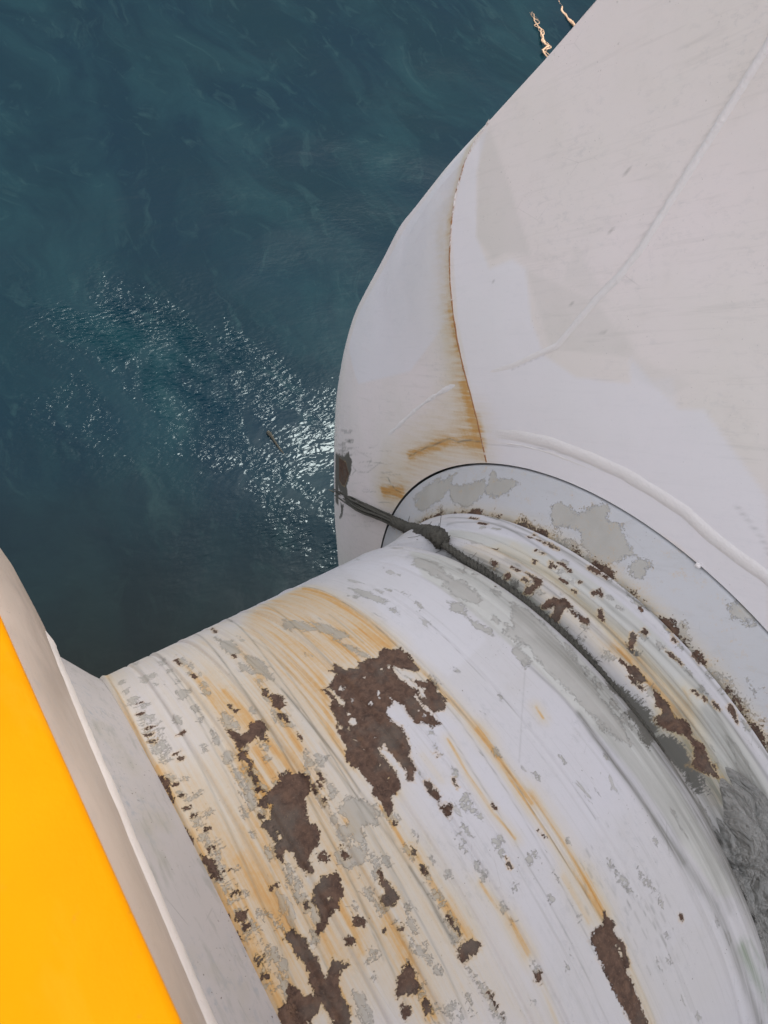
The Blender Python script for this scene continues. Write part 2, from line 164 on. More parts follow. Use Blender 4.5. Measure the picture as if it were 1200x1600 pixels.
[-0.2789,0.0441]],0.0032,1.0],["g","S",[[-0.2643,0.2662],[-0.2648,0.2596]],0.003,1.0],["g","S",[[-0.2734,0.2866],[-0.2739,0.2797]],0.006,1.0],
["g","S",[[-0.2799,0.2105],[-0.2808,0.1957]],0.0054,1.0],["g","S",[[-0.2784,0.199],[-0.2792,0.1846]],0.0059,1.0],["g","S",[[-0.2739,0.0273],
[-0.2739,0.0144]],0.0035,1.0],["g","S",[[-0.2769,0.2707],[-0.2771,0.2675]],0.0026,1.0],["g","S",[[-0.2707,0.1566],[-0.2714,0.1413]],0.0041,1.0],
["r","S",[[-0.2741,0.2573],[-0.2743,0.254]],0.0027,1.0],["g","S",[[-0.272,0.0671],[-0.272,0.0626]],0.0053,1.0],["g","S",[[-0.2765,0.0908],
[-0.2766,0.0876]],0.0039,1.0],["r","S",[[-0.2787,0.0645],[-0.2787,0.0503]],0.0022,1.0],["g","S",[[-0.2727,0.2913],[-0.2729,0.2885]],0.0041,1.0],
["g","S",[[-0.2762,0.0667],[-0.2762,0.0638]],0.0041,1.0],["g","S",[[-0.2798,0.2588],[-0.2801,0.2536]],0.0026,1.0],["g","S",[[-0.2847,0.0591],
[-0.2847,0.051]],0.0036,1.0],["r","S",[[-0.2752,0.0404],[-0.2752,0.0273]],0.0018,1.0],["g","S",[[-0.2703,0.1418],[-0.2708,0.1307]],0.0031,1.0],
["g","S",[[-0.1002,0.3242],[-0.1011,0.3138]],0.0028,1.0],["g","S",[[-0.1124,0.2151],[-0.1127,0.2004]],0.005,1.0],["g","S",[[-0.1195,0.0801],
[-0.12,0.0739]],0.0025,1.0],["g","S",[[-0.1021,0.267],[-0.1023,0.2631]],0.0047,1.0],["g","S",[[-0.1024,0.3204],[-0.1026,0.3176]],0.0031,1.0],
["g","S",[[-0.1006,0.3438],[-0.102,0.3285]],0.0035,1.0],["g","S",[[-0.1038,0.1154],[-0.1042,0.1114]],0.0032,1.0],["g","S",[[-0.1153,0.1163],
[-0.1161,0.1068]],0.0065,1.0],["g","S",[[-0.1183,0.1939],[-0.1184,0.1888]],0.0043,1.0],["r","S",[[-0.1071,0.3243],[-0.1076,0.3187]],0.0026,1.0],
["g","S",[[-0.1105,0.219],[-0.1108,0.2075]],0.0033,1.0],["r","S",[[-0.1144,0.2576],[-0.115,0.2424]],0.0018,1.0],["r","S",[[-0.1145,0.0748],
[-0.1153,0.0637]],0.0022,1.0],["g","S",[[-0.1167,0.0972],[-0.1177,0.0846]],0.0063,1.0],["g","S",[[-0.1135,0.1756],[-0.1136,0.1704]],0.0066,1.0],
["g","S",[[-0.1288,0.0351],[-0.1293,0.0252]],0.0031,1.0],["g","S",[[-0.3798,-0.0336],[-0.3804,-0.039]],0.0048,1.0],["g","S",[[-0.3433,0.4394],
[-0.3442,0.4295]],0.0055,1.0],["g","S",[[-0.3498,0.2104],[-0.3507,0.2028]],0.0038,1.0],["g","S",[[-0.3823,0.0385],[-0.3835,0.029]],0.0045,1.0],
["r","S",[[-0.3673,0.0995],[-0.3683,0.0886]],0.0022,1.0],["g","S",[[-0.3466,0.235],[-0.3472,0.2207]],0.0037,1.0],["g","S",[[-0.3654,0.069],
[-0.3658,0.0647]],0.0027,1.0],["g","S",[[-0.356,0.2313],[-0.3563,0.2257]],0.003,1.0],["g","S",[[-0.3481,0.4855],[-0.349,0.4755]],0.0051,1.0],
["g","S",[[-0.3689,0.1511],[-0.3697,0.143]],0.005,1.0],["g","S",[[-0.3507,0.3376],[-0.3516,0.3245]],0.0055,1.0],["g","S",[[-0.3323,0.4485],
[-0.3331,0.4399]],0.0044,1.0],["r","S",[[-0.3572,0.4134],[-0.3584,0.3972]],0.002,1.0],["g","S",[[-0.3522,0.3012],[-0.3527,0.2916]],0.0022,1.0],
["g","S",[[-0.3823,-0.0322],[-0.3834,-0.042]],0.0022,1.0],["g","S",[[-0.3506,0.3758],[-0.3513,0.3659]],0.0028,1.0],["g","S",[[-0.3523,0.2491],
[-0.3527,0.2417]],0.0047,1.0],["g","S",[[-0.3552,0.3108],[-0.3556,0.304]],0.0053,1.0],["g","S",[[-0.3468,0.3424],[-0.3472,0.3376]],0.0063,1.0],
["g","S",[[-0.3852,0.0498],[-0.3868,0.0379]],0.0037,1.0],["g","S",[[-0.3478,0.4656],[-0.3489,0.4538]],0.0052,1.0],["r","S",[[-0.3462,0.4261],
[-0.3474,0.4115]],0.0032,1.0],["g","S",[[-0.3602,0.0785],[-0.3612,0.0672]],0.0029,1.0],["g","S",[[-0.3569,0.2928],[-0.3576,0.2788]],0.0037,1.0],
["g","S",[[-0.3674,0.1208],[-0.3676,0.1181]],0.0027,1.0],["g","S",[[-0.3856,0.0033],[-0.3862,-0.0013]],0.0056,1.0],["g","S",[[-0.3579,0.2063],
[-0.3592,0.1955]],0.0062,1.0],["g","S",[[-0.3701,0.1642],[-0.3703,0.1619]],0.005,1.0],["g","S",[[-0.3616,0.2088],[-0.3621,0.2048]],0.0047,1.0],
["g","S",[[-0.3893,0.0016],[-0.3903,-0.0062]],0.0057,1.0],["g","S",[[-0.4703,0.4965],[-0.4714,0.4889]],0.0032,1.0],["g","S",[[-0.4927,0.2384],
[-0.4931,0.227]],0.0023,1.0],["g","S",[[-0.4959,0.2246],[-0.4961,0.2187]],0.0048,1.0],["g","S",[[-0.4682,0.519],[-0.47,0.5072]],0.0055,1.0],
["r","S",[[-0.4968,0.2328],[-0.497,0.2266]],0.0017,1.0],["g","S",[[-0.479,0.428],[-0.4807,0.4157]],0.006,1.0],["g","S",[[-0.498,0.2254],
[-0.4982,0.2201]],0.0051,1.0],["g","S",[[-0.4836,0.4105],[-0.4859,0.3941]],0.0059,1.0],["g","S",[[-0.4879,0.2105],[-0.4881,0.2044]],0.0036,1.0],
["g","S",[[-0.4617,0.5271],[-0.4627,0.5201]],0.0032,1.0],["g","S",[[-0.4731,0.4459],[-0.4749,0.4335]],0.0039,1.0],["g","S",[[-0.4915,0.3375],
[-0.4923,0.3277]],0.0025,1.0],["g","S",[[-0.495,0.3533],[-0.4957,0.3451]],0.0054,1.0],["g","S",[[-0.4767,0.4936],[-0.4779,0.4852]],0.0047,1.0],
["g","S",[[-0.4996,0.2855],[-0.5004,0.2762]],0.0048,1.0],["g","S",[[-0.5021,0.2523],[-0.5024,0.2455]],0.0032,1.0],["g","S",[[-0.4951,0.3004],
[-0.4955,0.2961]],0.0045,1.0],["g","S",[[-0.5029,0.2542],[-0.5034,0.2413]],0.0037,1.0],["g","S",[[-0.4677,0.5099],[-0.4701,0.4937]],0.0049,1.0],
["g","S",[[-0.4961,0.2448],[-0.4963,0.2409]],0.0054,1.0],["g","S",[[-0.4847,0.3918],[-0.4854,0.3844]],0.0037,1.0],["g","S",[[-0.5014,0.2638],
[-0.5023,0.2511]],0.0045,1.0],["r","S",[[-0.4947,0.331],[-0.4959,0.3169]],0.0033,1.0],["g","S",[[-0.4682,0.5373],[-0.469,0.5317]],0.0061,1.0],
["r","S",[[-0.4618,0.5185],[-0.4629,0.5113]],0.0025,1.0],["g","S",[[-0.4823,0.3681],[-0.4835,0.3557]],0.0037,1.0],["g","S",[[-0.5863,0.1552],
[-0.5867,0.1516]],0.0043,1.0],["g","S",[[-0.5935,0.1369],[-0.5939,0.1326]],0.0059,1.0],["g","S",[[-0.591,0.092],[-0.5909,0.0853]],0.0054,1.0],
["g","S",[[-0.5898,0.1682],[-0.5901,0.1656]],0.0041,1.0],["g","S",[[-0.5981,0.099],[-0.598,0.0939]],0.0022,1.0],["g","S",[[-0.5903,0.0819],
[-0.5902,0.0704]],0.0051,1.0],["g","S",[[-0.5901,0.1042],[-0.59,0.0908]],0.0028,1.0],["g","S",[[-0.5962,0.1304],[-0.5961,0.1183]],0.0058,1.0],
["g","S",[[-0.5836,0.2028],[-0.584,0.1987]],0.0041,1.0],["g","S",[[-0.5943,0.2085],[-0.5954,0.1976]],0.0046,1.0],["g","S",[[-0.5959,0.0941],
[-0.5958,0.0879]],0.006,1.0],["g","S",[[-0.5931,0.1441],[-0.5937,0.1385]],0.0024,1.0],["g","S",[[0.3385,0.3624],[0.3397,0.3443]],0.0029,1.0],
["g","S",[[0.3322,0.4458],[0.3322,0.4305]],0.007,1.0],["g","S",[[0.3387,0.1501],[0.3387,0.1465]],0.0037,1.0],["g","S",[[0.3359,0.7585],
[0.3322,0.7236]],0.0036,1.0],["g","S",[[0.3435,0.4659],[0.3431,0.4439]],0.0067,1.0],["g","S",[[0.3291,0.4624],[0.3289,0.4435]],0.005,1.0],
["g","S",[[0.3331,0.1394],[0.3334,0.1203]],0.0057,1.0],["g","S",[[0.3424,0.3439],[0.3432,0.3323]],0.0071,1.0],["g","S",[[0.3406,0.2577],
[0.3399,0.2489]],0.0033,1.0],["g","S",[[0.3459,0.7099],[0.3451,0.7005]],0.0049,1.0],["g","S",[[0.3378,0.4093],[0.338,0.4]],0.0073,1.0],
["g","S",[[0.3397,0.4195],[0.3397,0.4139]],0.006,1.0],["g","S",[[0.3445,0.2872],[0.3437,0.2792]],0.0061,1.0],["g","S",[[0.3427,0.4217],
[0.3429,0.4048]],0.0035,1.0],["g","S",[[0.3378,0.2385],[0.3374,0.2322]],0.007,1.0],["g","S",[[0.3358,0.6111],[0.336,0.5901]],0.0071,1.0],
["g","S",[[0.3682,0.7473],[0.3651,0.7208]],0.0076,1.0],["g","S",[[0.3382,0.1889],[0.3379,0.1757]],0.0066,1.0],["g","S",[[0.3645,0.7662],
[0.3609,0.7385]],0.006,1.0],["r","S",[[0.3504,0.6253],[0.3503,0.6163]],0.002,1.0],["g","S",[[0.3511,0.3661],[0.3521,0.3482]],0.004,1.0],
["g","S",[[0.3411,0.5088],[0.3399,0.4841]],0.0047,1.0],["g","S",[[0.2546,0.7291],[0.2548,0.7153]],0.0062,1.0],["g","S",[[0.2719,0.655],
[0.2723,0.649]],0.0038,1.0],["g","S",[[0.2789,0.7998],[0.2785,0.7938]],0.0036,1.0],["g","S",[[0.2704,0.4985],[0.2688,0.4786]],0.0054,1.0],
["g","S",[[0.2895,0.6619],[0.2904,0.6464]],0.0076,1.0],["g","S",[[0.2916,0.7441],[0.2914,0.7356]],0.0068,1.0],["g","S",[[0.2613,0.5321],
[0.2599,0.5182]],0.0062,1.0],["g","S",[[0.2872,0.7643],[0.2864,0.7334]],0.0056,1.0],["g","S",[[0.2669,0.3811],[0.2669,0.3649]],0.0053,1.0],
["g","S",[[0.2664,0.4699],[0.2656,0.4558]],0.0053,1.0],["g","S",[[0.2945,0.8583],[0.2906,0.8233]],0.0069,1.0],["g","S",[[0.2768,0.4485],
[0.276,0.4325]],0.0063,1.0],["g","S",[[0.2769,0.6818],[0.2774,0.67]],0.0054,1.0],["g","S",[[0.2668,0.1742],[0.2671,0.1603]],0.0061,1.0],
["g","S",[[0.278,0.3512],[0.2781,0.3429]],0.0064,1.0],["g","S",[[0.277,0.3225],[0.2761,0.3115]],0.0055,1.0],["g","S",[[0.2873,0.7305],
[0.2872,0.7185]],0.0041,1.0],["g","S",[[0.2764,0.3877],[0.2764,0.373]],0.0069,1.0],["g","S",[[0.2706,0.211],[0.2705,0.2058]],0.0033,1.0],
["g","S",[[0.2737,0.4845],[0.2726,0.4688]],0.0027,1.0],["g","S",[[0.4746,0.0492],[0.4749,0.0406]],0.0035,1.0],["r","S",[[0.43,0.6573],
[0.4304,0.6495]],0.0048,1.0],["r","S",[[0.4451,0.6035],[0.4462,0.593]],0.0048,1.0],["g","S",[[0.4641,0.1608],[0.4655,0.1491]],0.0078,1.0],
["r","S",[[0.4406,0.7331],[0.44,0.7126]],0.0047,1.0],["g","S",[[0.4468,0.385],[0.4468,0.3754]],0.0076,1.0],["g","S",[[0.44,0.7281],
[0.4395,0.702]],0.0071,1.0],["g","S",[[0.4573,0.0347],[0.4575,0.0315]],0.0031,1.0],["g","S",[[0.4455,0.1772],[0.4468,0.166]],0.003,1.0],
["g","S",[[0.4567,0.4669],[0.4554,0.4433]],0.0077,1.0],["g","S",[[0.4588,0.2299],[0.459,0.2252]],0.0047,1.0],["g","S",[[0.4581,0.1527],
[0.4606,0.1336]],0.0058,1.0],["g","S",[[0.4213,0.369],[0.4214,0.3636]],0.0033,1.0],["r","S",[[0.4489,0.2554],[0.4496,0.2392]],0.002,1.0],
["g","S",[[0.452,0.1581],[0.4537,0.145]],0.0065,1.0],["r","S",[[0.4385,0.2147],[0.4401,0.1956]],0.0038,1.0],["r","S",[[0.4547,0.4372],
[0.4541,0.4202]],0.0034,1.0],["g","S",[[0.4733,-0.0612],[0.4746,-0.0718]],0.0064,1.0],["r","S",[[0.4575,0.6633],[0.4587,0.6364]],0.0026,1.0],
["r","S",[[0.4707,-0.0602],[0.4726,-0.0755]],0.0022,1.0],["r","S",[[0.4686,-0.0103],[0.4695,-0.0207]],0.0038,1.0],["r","S",[[0.4629,0.1072],
[0.4645,0.0975]],0.004,1.0],["g","S",[[0.466,0.0545],[0.4663,0.0442]],0.0045,1.0],["r","S",[[0.4502,0.4284],[0.4498,0.4127]],0.0025,1.0],
["g","S",[[0.4247,0.3584],[0.4249,0.3522]],0.003,1.0],["r","S",[[0.4515,0.4876],[0.4509,0.48]],0.0023,1.0],["g","S",[[0.4448,0.5517],
[0.4418,0.5268]],0.0047,1.0],["g","S",[[0.4459,0.5795],[0.4471,0.5704]],0.0071,1.0],["g","S",[[0.444,0.2008],[0.4455,0.1844]],0.0066,1.0],
["g","S",[[0.4406,0.3],[0.4409,0.2807]],0.003,1.0],["r","S",[[0.4409,0.1799],[0.442,0.17]],0.0028,1.0],["g","S",[[0.4608,-0.0143],
[0.4615,-0.0221]],0.0042,1.0],["g","S",[[0.4403,0.5543],[0.4415,0.5466]],0.0062,1.0],["g","S",[[0.4328,0.2827],[0.433,0.2754]],0.0078,1.0],
["r","S",[[0.5499,0.4404],[0.5497,0.4348]],0.0037,1.0],["r","S",[[0.5642,0.4376],[0.5637,0.425]],0.0035,1.0],["r","S",[[0.5514,0.097],
[0.5527,0.0819]],0.003,1.0],["g","S",[[0.5499,0.2725],[0.5511,0.2623]],0.0052,1.0],["r","S",[[0.5575,0.2789],[0.5584,0.2709]],0.003,1.0],
["r","S",[[0.5565,0.6634],[0.5544,0.6369]],0.0026,1.0],["r","S",[[0.5637,0.2807],[0.5647,0.2716]],0.0027,1.0],["r","S",[[0.5542,0.5325],
[0.5543,0.5284]],0.0021,1.0],["g","S",[[0.5752,0.1426],[0.5757,0.13]],0.0035,1.0],["g","S",[[0.5744,0.5746],[0.5745,0.5532]],0.0086,1.0],
["r","S",[[0.5603,0.5768],[0.5605,0.5529]],0.0035,1.0],["g","S",[[0.5747,0.0937],[0.5764,0.0738]],0.0036,1.0],["g","S",[[0.5657,0.3969],
[0.5657,0.3928]],0.0069,1.0],["g","S",[[0.5654,0.2309],[0.567,0.2207]],0.0075,1.0],["r","S",[[0.5726,0.1745],[0.5727,0.1665]],0.002,1.0],
["r","S",[[0.5488,0.4921],[0.5493,0.4861]],0.0019,1.0],["r","S",[[0.5578,0.6502],[0.5568,0.6361]],0.0032,1.0],["g","S",[[0.5611,0.3682],
[0.5614,0.3584]],0.0042,1.0],["r","S",[[0.5759,0.0467],[0.578,0.0306]],0.0032,1.0],["g","S",[[0.566,0.4083],[0.5658,0.3896]],0.0043,1.0],
["r","S",[[0.5209,0.5358],[0.5223,0.5122]],0.0035,1.0],["g","S",[[0.5357,0.5286],[0.5371,0.5065]],0.003,1.0],["g","S",[[0.5369,0.5582],
[0.5371,0.5496]],0.0056,1.0],["r","S",[[0.5437,0.5958],[0.5435,0.5737]],0.0033,1.0],["r","S",[[0.5577,0.5524],[0.5582,0.5347]],0.0035,1.0],
["g","S",[[0.5715,0.1771],[0.5716,0.1731]],0.0066,1.0],["r","S",[[0.5683,0.2106],[0.5679,0.1918]],0.0029,1.0],["r","S",[[0.5388,0.5929],
[0.5387,0.5845]],0.0039,1.0],["r","S",[[0.5572,0.439],[0.5566,0.4187]],0.0033,1.0],["r","S",[[0.5608,0.0704],[0.5612,0.0662]],0.0028,1.0],
["r","S",[[0.6096,0.7222],[0.6099,0.7154]],0.0028,1.0],["g","S",[[0.6302,-0.0294],[0.6302,-0.0336]],0.0053,1.0],["r","S",[[0.5988,-0.0174],
[0.5988,-0.0204]],0.0024,1.0],["r","S",[[0.6018,0.6697],[0.6034,0.6566]],0.0041,1.0],["g","S",[[0.6257,0.4215],[0.6245,0.4008]],0.0035,1.0],
["r","S",[[0.6039,0.0152],[0.6036,-0.0033]],0.0042,1.0],["r","S",[[0.6548,1.139],[0.6346,1.069]],0.0044,1.0],["g","S",[[0.6238,0.3205],
[0.6239,0.3166]],0.0079,1.0],["g","S",[[0.5694,0.8589],[0.5738,0.8334]],0.0041,1.0],["r","S",[[0.6211,0.1615],[0.621,0.1415]],0.0042,1.0],
["r","S",[[0.6067,0.3345],[0.6069,0.3262]],0.0032,1.0],["r","S",[[0.6009,0.6421],[0.6039,0.6228]],0.0039,1.0],["r","S",[[0.6118,0.2237],
[0.6112,0.214]],0.0021,1.0],["g","S",[[0.6242,0.1071],[0.6248,0.0926]],0.0078,1.0],["g","S",[[0.6164,0.0682],[0.6154,0.0545]],0.0036,1.0],
["r","S",[[0.6289,0.2348],[0.6284,0.2281]],0.0023,1.0],["r","S",[[0.6287,0.2463],[0.6275,0.2332]],0.0033,1.0],["r","S",[[0.6135,0.4634],
[0.6144,0.4531]],0.0035,1.0],["g","S",[[0.6137,-0.0242],[0.6139,-0.0418]],0.0056,1.0],["g","S",[[0.6091,0.2017],[0.6088,0.1952]],0.0045,1.0],
["r","S",[[0.6216,0.4787],[0.6219,0.4749]],0.0039,1.0],["r","S",[[0.5767,0.929],[0.5784,0.8986]],0.0055,1.0],["g","S",[[0.5611,0.8957],
[0.5623,0.8843]],0.0067,1.0],["r","S",[[0.6122,0.5078],[0.6132,0.4864]],0.0042,1.0],["r","S",[[0.6412,0.6018],[0.6407,0.5937]],0.0032,1.0],
["r","S",[[0.6287,-0.0209],[0.6288,-0.0365]],0.0031,1.0],["r","S",[[0.607,0.0165],[0.6067,0.0071]],0.0041,1.0],["g","S",[[0.6196,0.253],
[0.6204,0.2448]],0.006,1.0],["g","S",[[0.6232,0.3264],[0.6236,0.3138]],0.0066,1.0],["r","S",[[0.6088,0.5065],[0.6092,0.4985]],0.004,1.0],
["r","S",[[0.6114,0.219],[0.6111,0.2134]],0.0033,1.0],["r","S",[[0.6109,0.4915],[0.6118,0.4778]],0.0046,1.0],["g","S",[[0.6179,0.9188],
[0.6201,0.8826]],0.0033,1.0],["r","S",[[0.594,0.7263],[0.5945,0.7167]],0.0027,1.0],["r","S",[[0.6019,1.0037],[0.599,0.9662]],0.0034,1.0],
["g","S",[[0.6112,0.4412],[0.6118,0.4364]],0.0039,1.0],["g","S",[[0.6275,0.4446],[0.628,0.4397]],0.0061,1.0],["r","S",[[0.5996,0.6975],
[0.6006,0.6857]],0.0023,1.0],["g","S",[[0.6235,0.3876],[0.623,0.3671]],0.0039,1.0],["g","S",[[0.6129,0.3532],[0.613,0.3371]],0.0058,1.0],
["g","S",[[-0.365,-0.0523],[-0.364,-0.0709]],0.0033,1.0],["g","S",[[-0.5793,0.7488],[-0.5795,0.6995]],0.0043,1.0],["g","S",[[-0.1286,0.2164],
[-0.1307,0.1926]],0.0018,1.0],["g","S",[[0.0015,0.4787],[-0.0051,0.4495]],0.0065,1.0],["g","S",[[-0.529,0.7566],[-0.5297,0.7356]],0.0064,1.0],
["g","S",[[-0.3053,0.2954],[-0.3061,0.2782]],0.0066,1.0],["g","S",[[-0.5961,0.501],[-0.5955,0.4803]],0.0026,1.0],["g","S",[[-0.4332,0.6493],
[-0.4341,0.6355]],0.007,1.0],["g","S",[[-0.4806,0.4718],[-0.481,0.447]],0.0028,1.0],["g","S",[[-0.5227,0.1787],[-0.5222,0.1676]],0.0025,1.0],
["g","S",[[-0.2727,0.0672],[-0.2726,0.0525]],0.0034,1.0],["g","S",[[-0.3547,0.6217],[-0.358,0.5871]],0.0023,1.0],["g","S",[[-0.5822,0.2019],
[-0.5811,0.1849]],0.0061,1.0],["g","S",[[-0.6105,0.3792],[-0.6094,0.3571]],0.0065,1.0],["g","S",[[-0.5102,0.3515],[-0.5101,0.3399]],0.0052,1.0],
["g","S",[[-0.5539,0.2396],[-0.5529,0.2197]],0.0026,1.0],["g","S",[[-0.2915,0.301],[-0.2921,0.2894]],0.0048,1.0],["g","S",[[-0.2927,-0.0414],
[-0.2922,-0.0543]],0.0042,1.0],["g","S",[[-0.5611,0.2502],[-0.5601,0.2298]],0.0035,1.0],["g","S",[[-0.1663,0.2176],[-0.1675,0.2024]],0.0024,1.0],
["g","S",[[-0.4049,0.554],[-0.4057,0.5417]],0.0059,1.0],["g","S",[[-0.5122,0.4579],[-0.5122,0.4352]],0.004,1.0],["g","S",[[-0.5085,0.1868],
[-0.508,0.173]],0.0051,1.0],["g","S",[[-0.545,0.1094],[-0.5442,0.0954]],0.0036,1.0],["g","S",[[-0.2569,0.3339],[-0.2588,0.3095]],0.0026,1.0],
["g","S",[[-0.1982,0.5393],[-0.2005,0.5248]],0.0055,1.0],["g","S",[[-0.1784,0.0821],[-0.1786,0.0731]],0.0035,1.0],["g","S",[[-0.3518,0.2468],
[-0.352,0.2387]],0.0019,1.0],["g","S",[[-0.3213,-0.0597],[-0.3206,-0.0742]],0.003,1.0],["g","S",[[-0.1777,0.1508],[-0.1785,0.1344]],0.0021,1.0],
["g","S",[[-0.4314,0.4699],[-0.4319,0.4568]],0.0064,1.0],["g","S",[[-0.1534,0.1825],[-0.1552,0.1554]],0.0034,1.0],["g","S",[[-0.514,0.6369],
[-0.5144,0.6227]],0.0048,1.0],["g","S",[[-0.2492,0.2243],[-0.2503,0.2022]],0.0019,1.0],["r","S",[[-0.1044,0.5652],[-0.1081,0.547]],0.003,1.0],
["g","S",[[-0.0905,0.3691],[-0.0917,0.3616]],0.0038,1.0],["g","S",[[0.211,-0.0872],[0.2109,-0.0917]],0.0028,1.0],["g","S",[[0.006,0.2536],
[0.0041,0.2412]],0.0037,1.0],["g","S",[[0.2241,0.1063],[0.2228,0.0972]],0.0035,1.0],["g","S",[[0.0712,0.4674],[0.0685,0.4568]],0.0034,1.0],
["g","S",[[-0.183,0.4969],[-0.1851,0.4834]],0.0039,1.0],["g","S",[[-0.2455,0.3886],[-0.2458,0.3856]],0.0019,1.0],["g","S",[[-0.043,-0.0891],
[-0.0428,-0.0992]],0.0015,1.0],["g","S",[[-0.3585,-0.0523],[-0.3581,-0.0606]],0.0037,1.0],["g","S",[[-0.326,-0.0806],[-0.3257,-0.0855]],0.0028,1.0],
["g","S",[[-0.1152,-0.1388],[-0.1147,-0.148]],0.0024,1.0],["g","S",[[0.0521,0.1698],[0.0509,0.1597]],0.0025,1.0],["g","S",[[-0.3028,0.3167],
[-0.3035,0.3045]],0.0015,1.0],["g","S",[[0.0286,0.0302],[0.0283,0.023]],0.0024,1.0],["g","S",[[-0.1665,0.3115],[-0.167,0.3073]],0.0032,1.0],
["g","S",[[-0.0571,0.0466],[-0.0573,0.0426]],0.0034,1.0],["r","S",[[0.1785,-0.2413],[0.1789,-0.2447]],0.0025,1.0],["g","S",[[0.1259,-0.2413],
[0.1269,-0.2517]],0.0014,1.0],["g","S",[[0.1298,0.1595],[0.1286,0.1511]],0.002,1.0],["g","S",[[-0.3946,0.1944],[-0.3945,0.1844]],0.0015,1.0],
["g","S",[[0.1012,-0.2882],[0.1024,-0.2986]],0.0032,1.0],["g","S",[[0.3694,-0.2477],[0.3705,-0.2593]],0.0042,1.0],["g","S",[[0.1071,0.3519],
[0.1042,0.3395]],0.0024,1.0],["g","S",[[-0.0383,-0.0052],[-0.0385,-0.0119]],0.0037,1.0],["g","S",[[0.119,-0.4319],[0.1223,-0.4479]],0.002,1.0],
["k","S",[[0.1634,-0.1486],[0.1628,-0.1616]],0.0017,0.35246083744061946],["k","S",[[0.0401,-0.0747],[0.0393,-0.085]],0.0012,0.36704783426532517],
["k","S",[[0.0523,-0.01],[0.0509,-0.0224]],0.0025,0.4935887378889875],["k","S",[[0.0312,-0.039],[0.0297,-0.0558]],0.0031,0.46758968427966197],
["k","S",[[0.0176,-0.0102],[0.0157,-0.0285]],0.0021,0.3381630511757559],["k","S",[[0.1621,-0.2967],[0.1632,-0.3147]],0.0014,0.28423565529622274],
["k","S",[[0.0825,-0.2155],[0.0827,-0.2355]],0.0012,0.15940678968484853],["k","S",[[0.0781,-0.1639],[0.0776,-0.1864]],0.0024,0.3338638726236586],
["k","S",[[0.0726,-0.1402],[0.072,-0.1555]],0.0014,0.19093856527152464],["k","S",[[0.0853,-0.2042],[0.0853,-0.2126]],0.0014,0.2611581404109127],
["k","S",[[0.0765,-0.0597],[0.0756,-0.0706]],0.0014,0.28700264183383095],["k","S",[[0.1062,-0.2051],[0.1062,-0.2186]],0.0026,0.4765359672245949],
["k","S",[[0.1443,-0.0243],[0.1427,-0.0374]],0.0011,0.17978959389845606],["k","S",[[0.0964,-0.2403],[0.0966,-0.252]],0.0032,0.2251512472319223],
["k","S",[[0.0065,-0.0527],[0.0058,-0.0618]],0.0027,0.1617098014412917],["k","S",[[0.1146,-0.1625],[0.114,-0.1852]],0.0021,0.21235708528959288],
["k","S",[[0.028,-0.1848],[0.0279,-0.2076]],0.0016,0.21507035834069396],["k","S",[[0.1216,-0.2592],[0.1224,-0.2811]],0.0013,0.37016775025504867],
["k","S",[[0.1517,-0.1075],[0.1501,-0.1312]],0.0015,0.16821846133494742],["k","S",[[0.0033,-0.1553],[0.0028,-0.1773]],0.0018,0.17990205055438405],
["k","S",[[0.0034,-0.0565],[0.0024,-0.0688]],0.0023,0.47951375673159924],["k","S",[[0.1216,-0.1798],[0.1213,-0.1953]],0.0031,0.3955188760761508],
["k","S",[[0.0461,-0.1767],[0.046,-0.1841]],0.0031,0.309713085068012],["k","S",[[0.1307,-0.1601],[0.1302,-0.1762]],0.0018,0.4651365942410113],
["k","S",[[0.084,-0.1081],[0.0835,-0.1167]],0.0015,0.49572600519671717],["k","S",[[0.0752,-0.1996],[0.0752,-0.2212]],0.0016,0.37598346731939214],
["k","S",[[0.1281,-0.2199],[0.1282,-0.2376]],0.001,0.16425904231115335],["k","S",[[-0.0117,-0.1358],[-0.0123,-0.157]],0.0023,0.2413407587862202],
["k","S",[[0.1162,-0.211],[0.1162,-0.2318]],0.0019,0.36864815380407595],["k","S",[[0.0271,-0.0123],[0.0248,-0.0346]],0.0018,0.348411902574586],
["k","S",[[0.0463,-0.2618],[0.0469,-0.2795]],0.0029,0.31822188122409867],["k","S",[[0.0096,-0.1022],[0.009,-0.1117]],0.0012,0.39700472791209795],
["k","S",[[0.0913,-0.0598],[0.0898,-0.0761]],0.0025,0.17760542245569194],["k","S",[[0.1649,-0.1858],[0.1646,-0.2108]],0.0023,0.3097903024423081],
["k","S",[[0.1054,-0.0967],[0.1047,-0.1065]],0.0021,0.1772897943521383],["k","S",[[0.0097,-0.1713],[0.0095,-0.1883]],0.002,0.37042825514968786],
["k","S",[[0.0556,-0.0975],[0.0543,-0.1205]],0.0017,0.15420375570727482],["k","S",[[0.1571,-0.165],[0.1566,-0.1833]],0.0021,0.25226431778421476],
["k","S",[[0.0067,-0.0906],[0.0064,-0.0964]],0.0024,0.26497649247611854],["k","S",[[0.0894,-0.1128],[0.0885,-0.1272]],0.0026,0.4090790386359854],
["k","S",[[0.1265,-0.2928],[0.1273,-0.3079]],0.0018,0.16730039280939749],["k","S",[[0.0998,-0.1768],[0.0996,-0.186]],0.001,0.32350279339822063],
["k","S",[[0.1564,-0.2762],[0.1567,-0.2826]],0.0015,0.3902205631802329],["k","S",[[0.1113,-0.2379],[0.1119,-0.2612]],0.0028,0.497135287035386],
["k","S",[[0.062,-0.1431],[0.0615,-0.1576]],0.0029,0.23035322881324022],["k","S",[[0.0797,-0.0871],[0.0787,-0.1009]],0.0012,0.19255909745516928],
["k","S",[[0.109,-0.1699],[0.1088,-0.1791]],0.0022,0.2402207524564478],["k","S",[[0.0667,-0.0097],[0.0658,-0.017]],0.0014,0.4499765080351411],
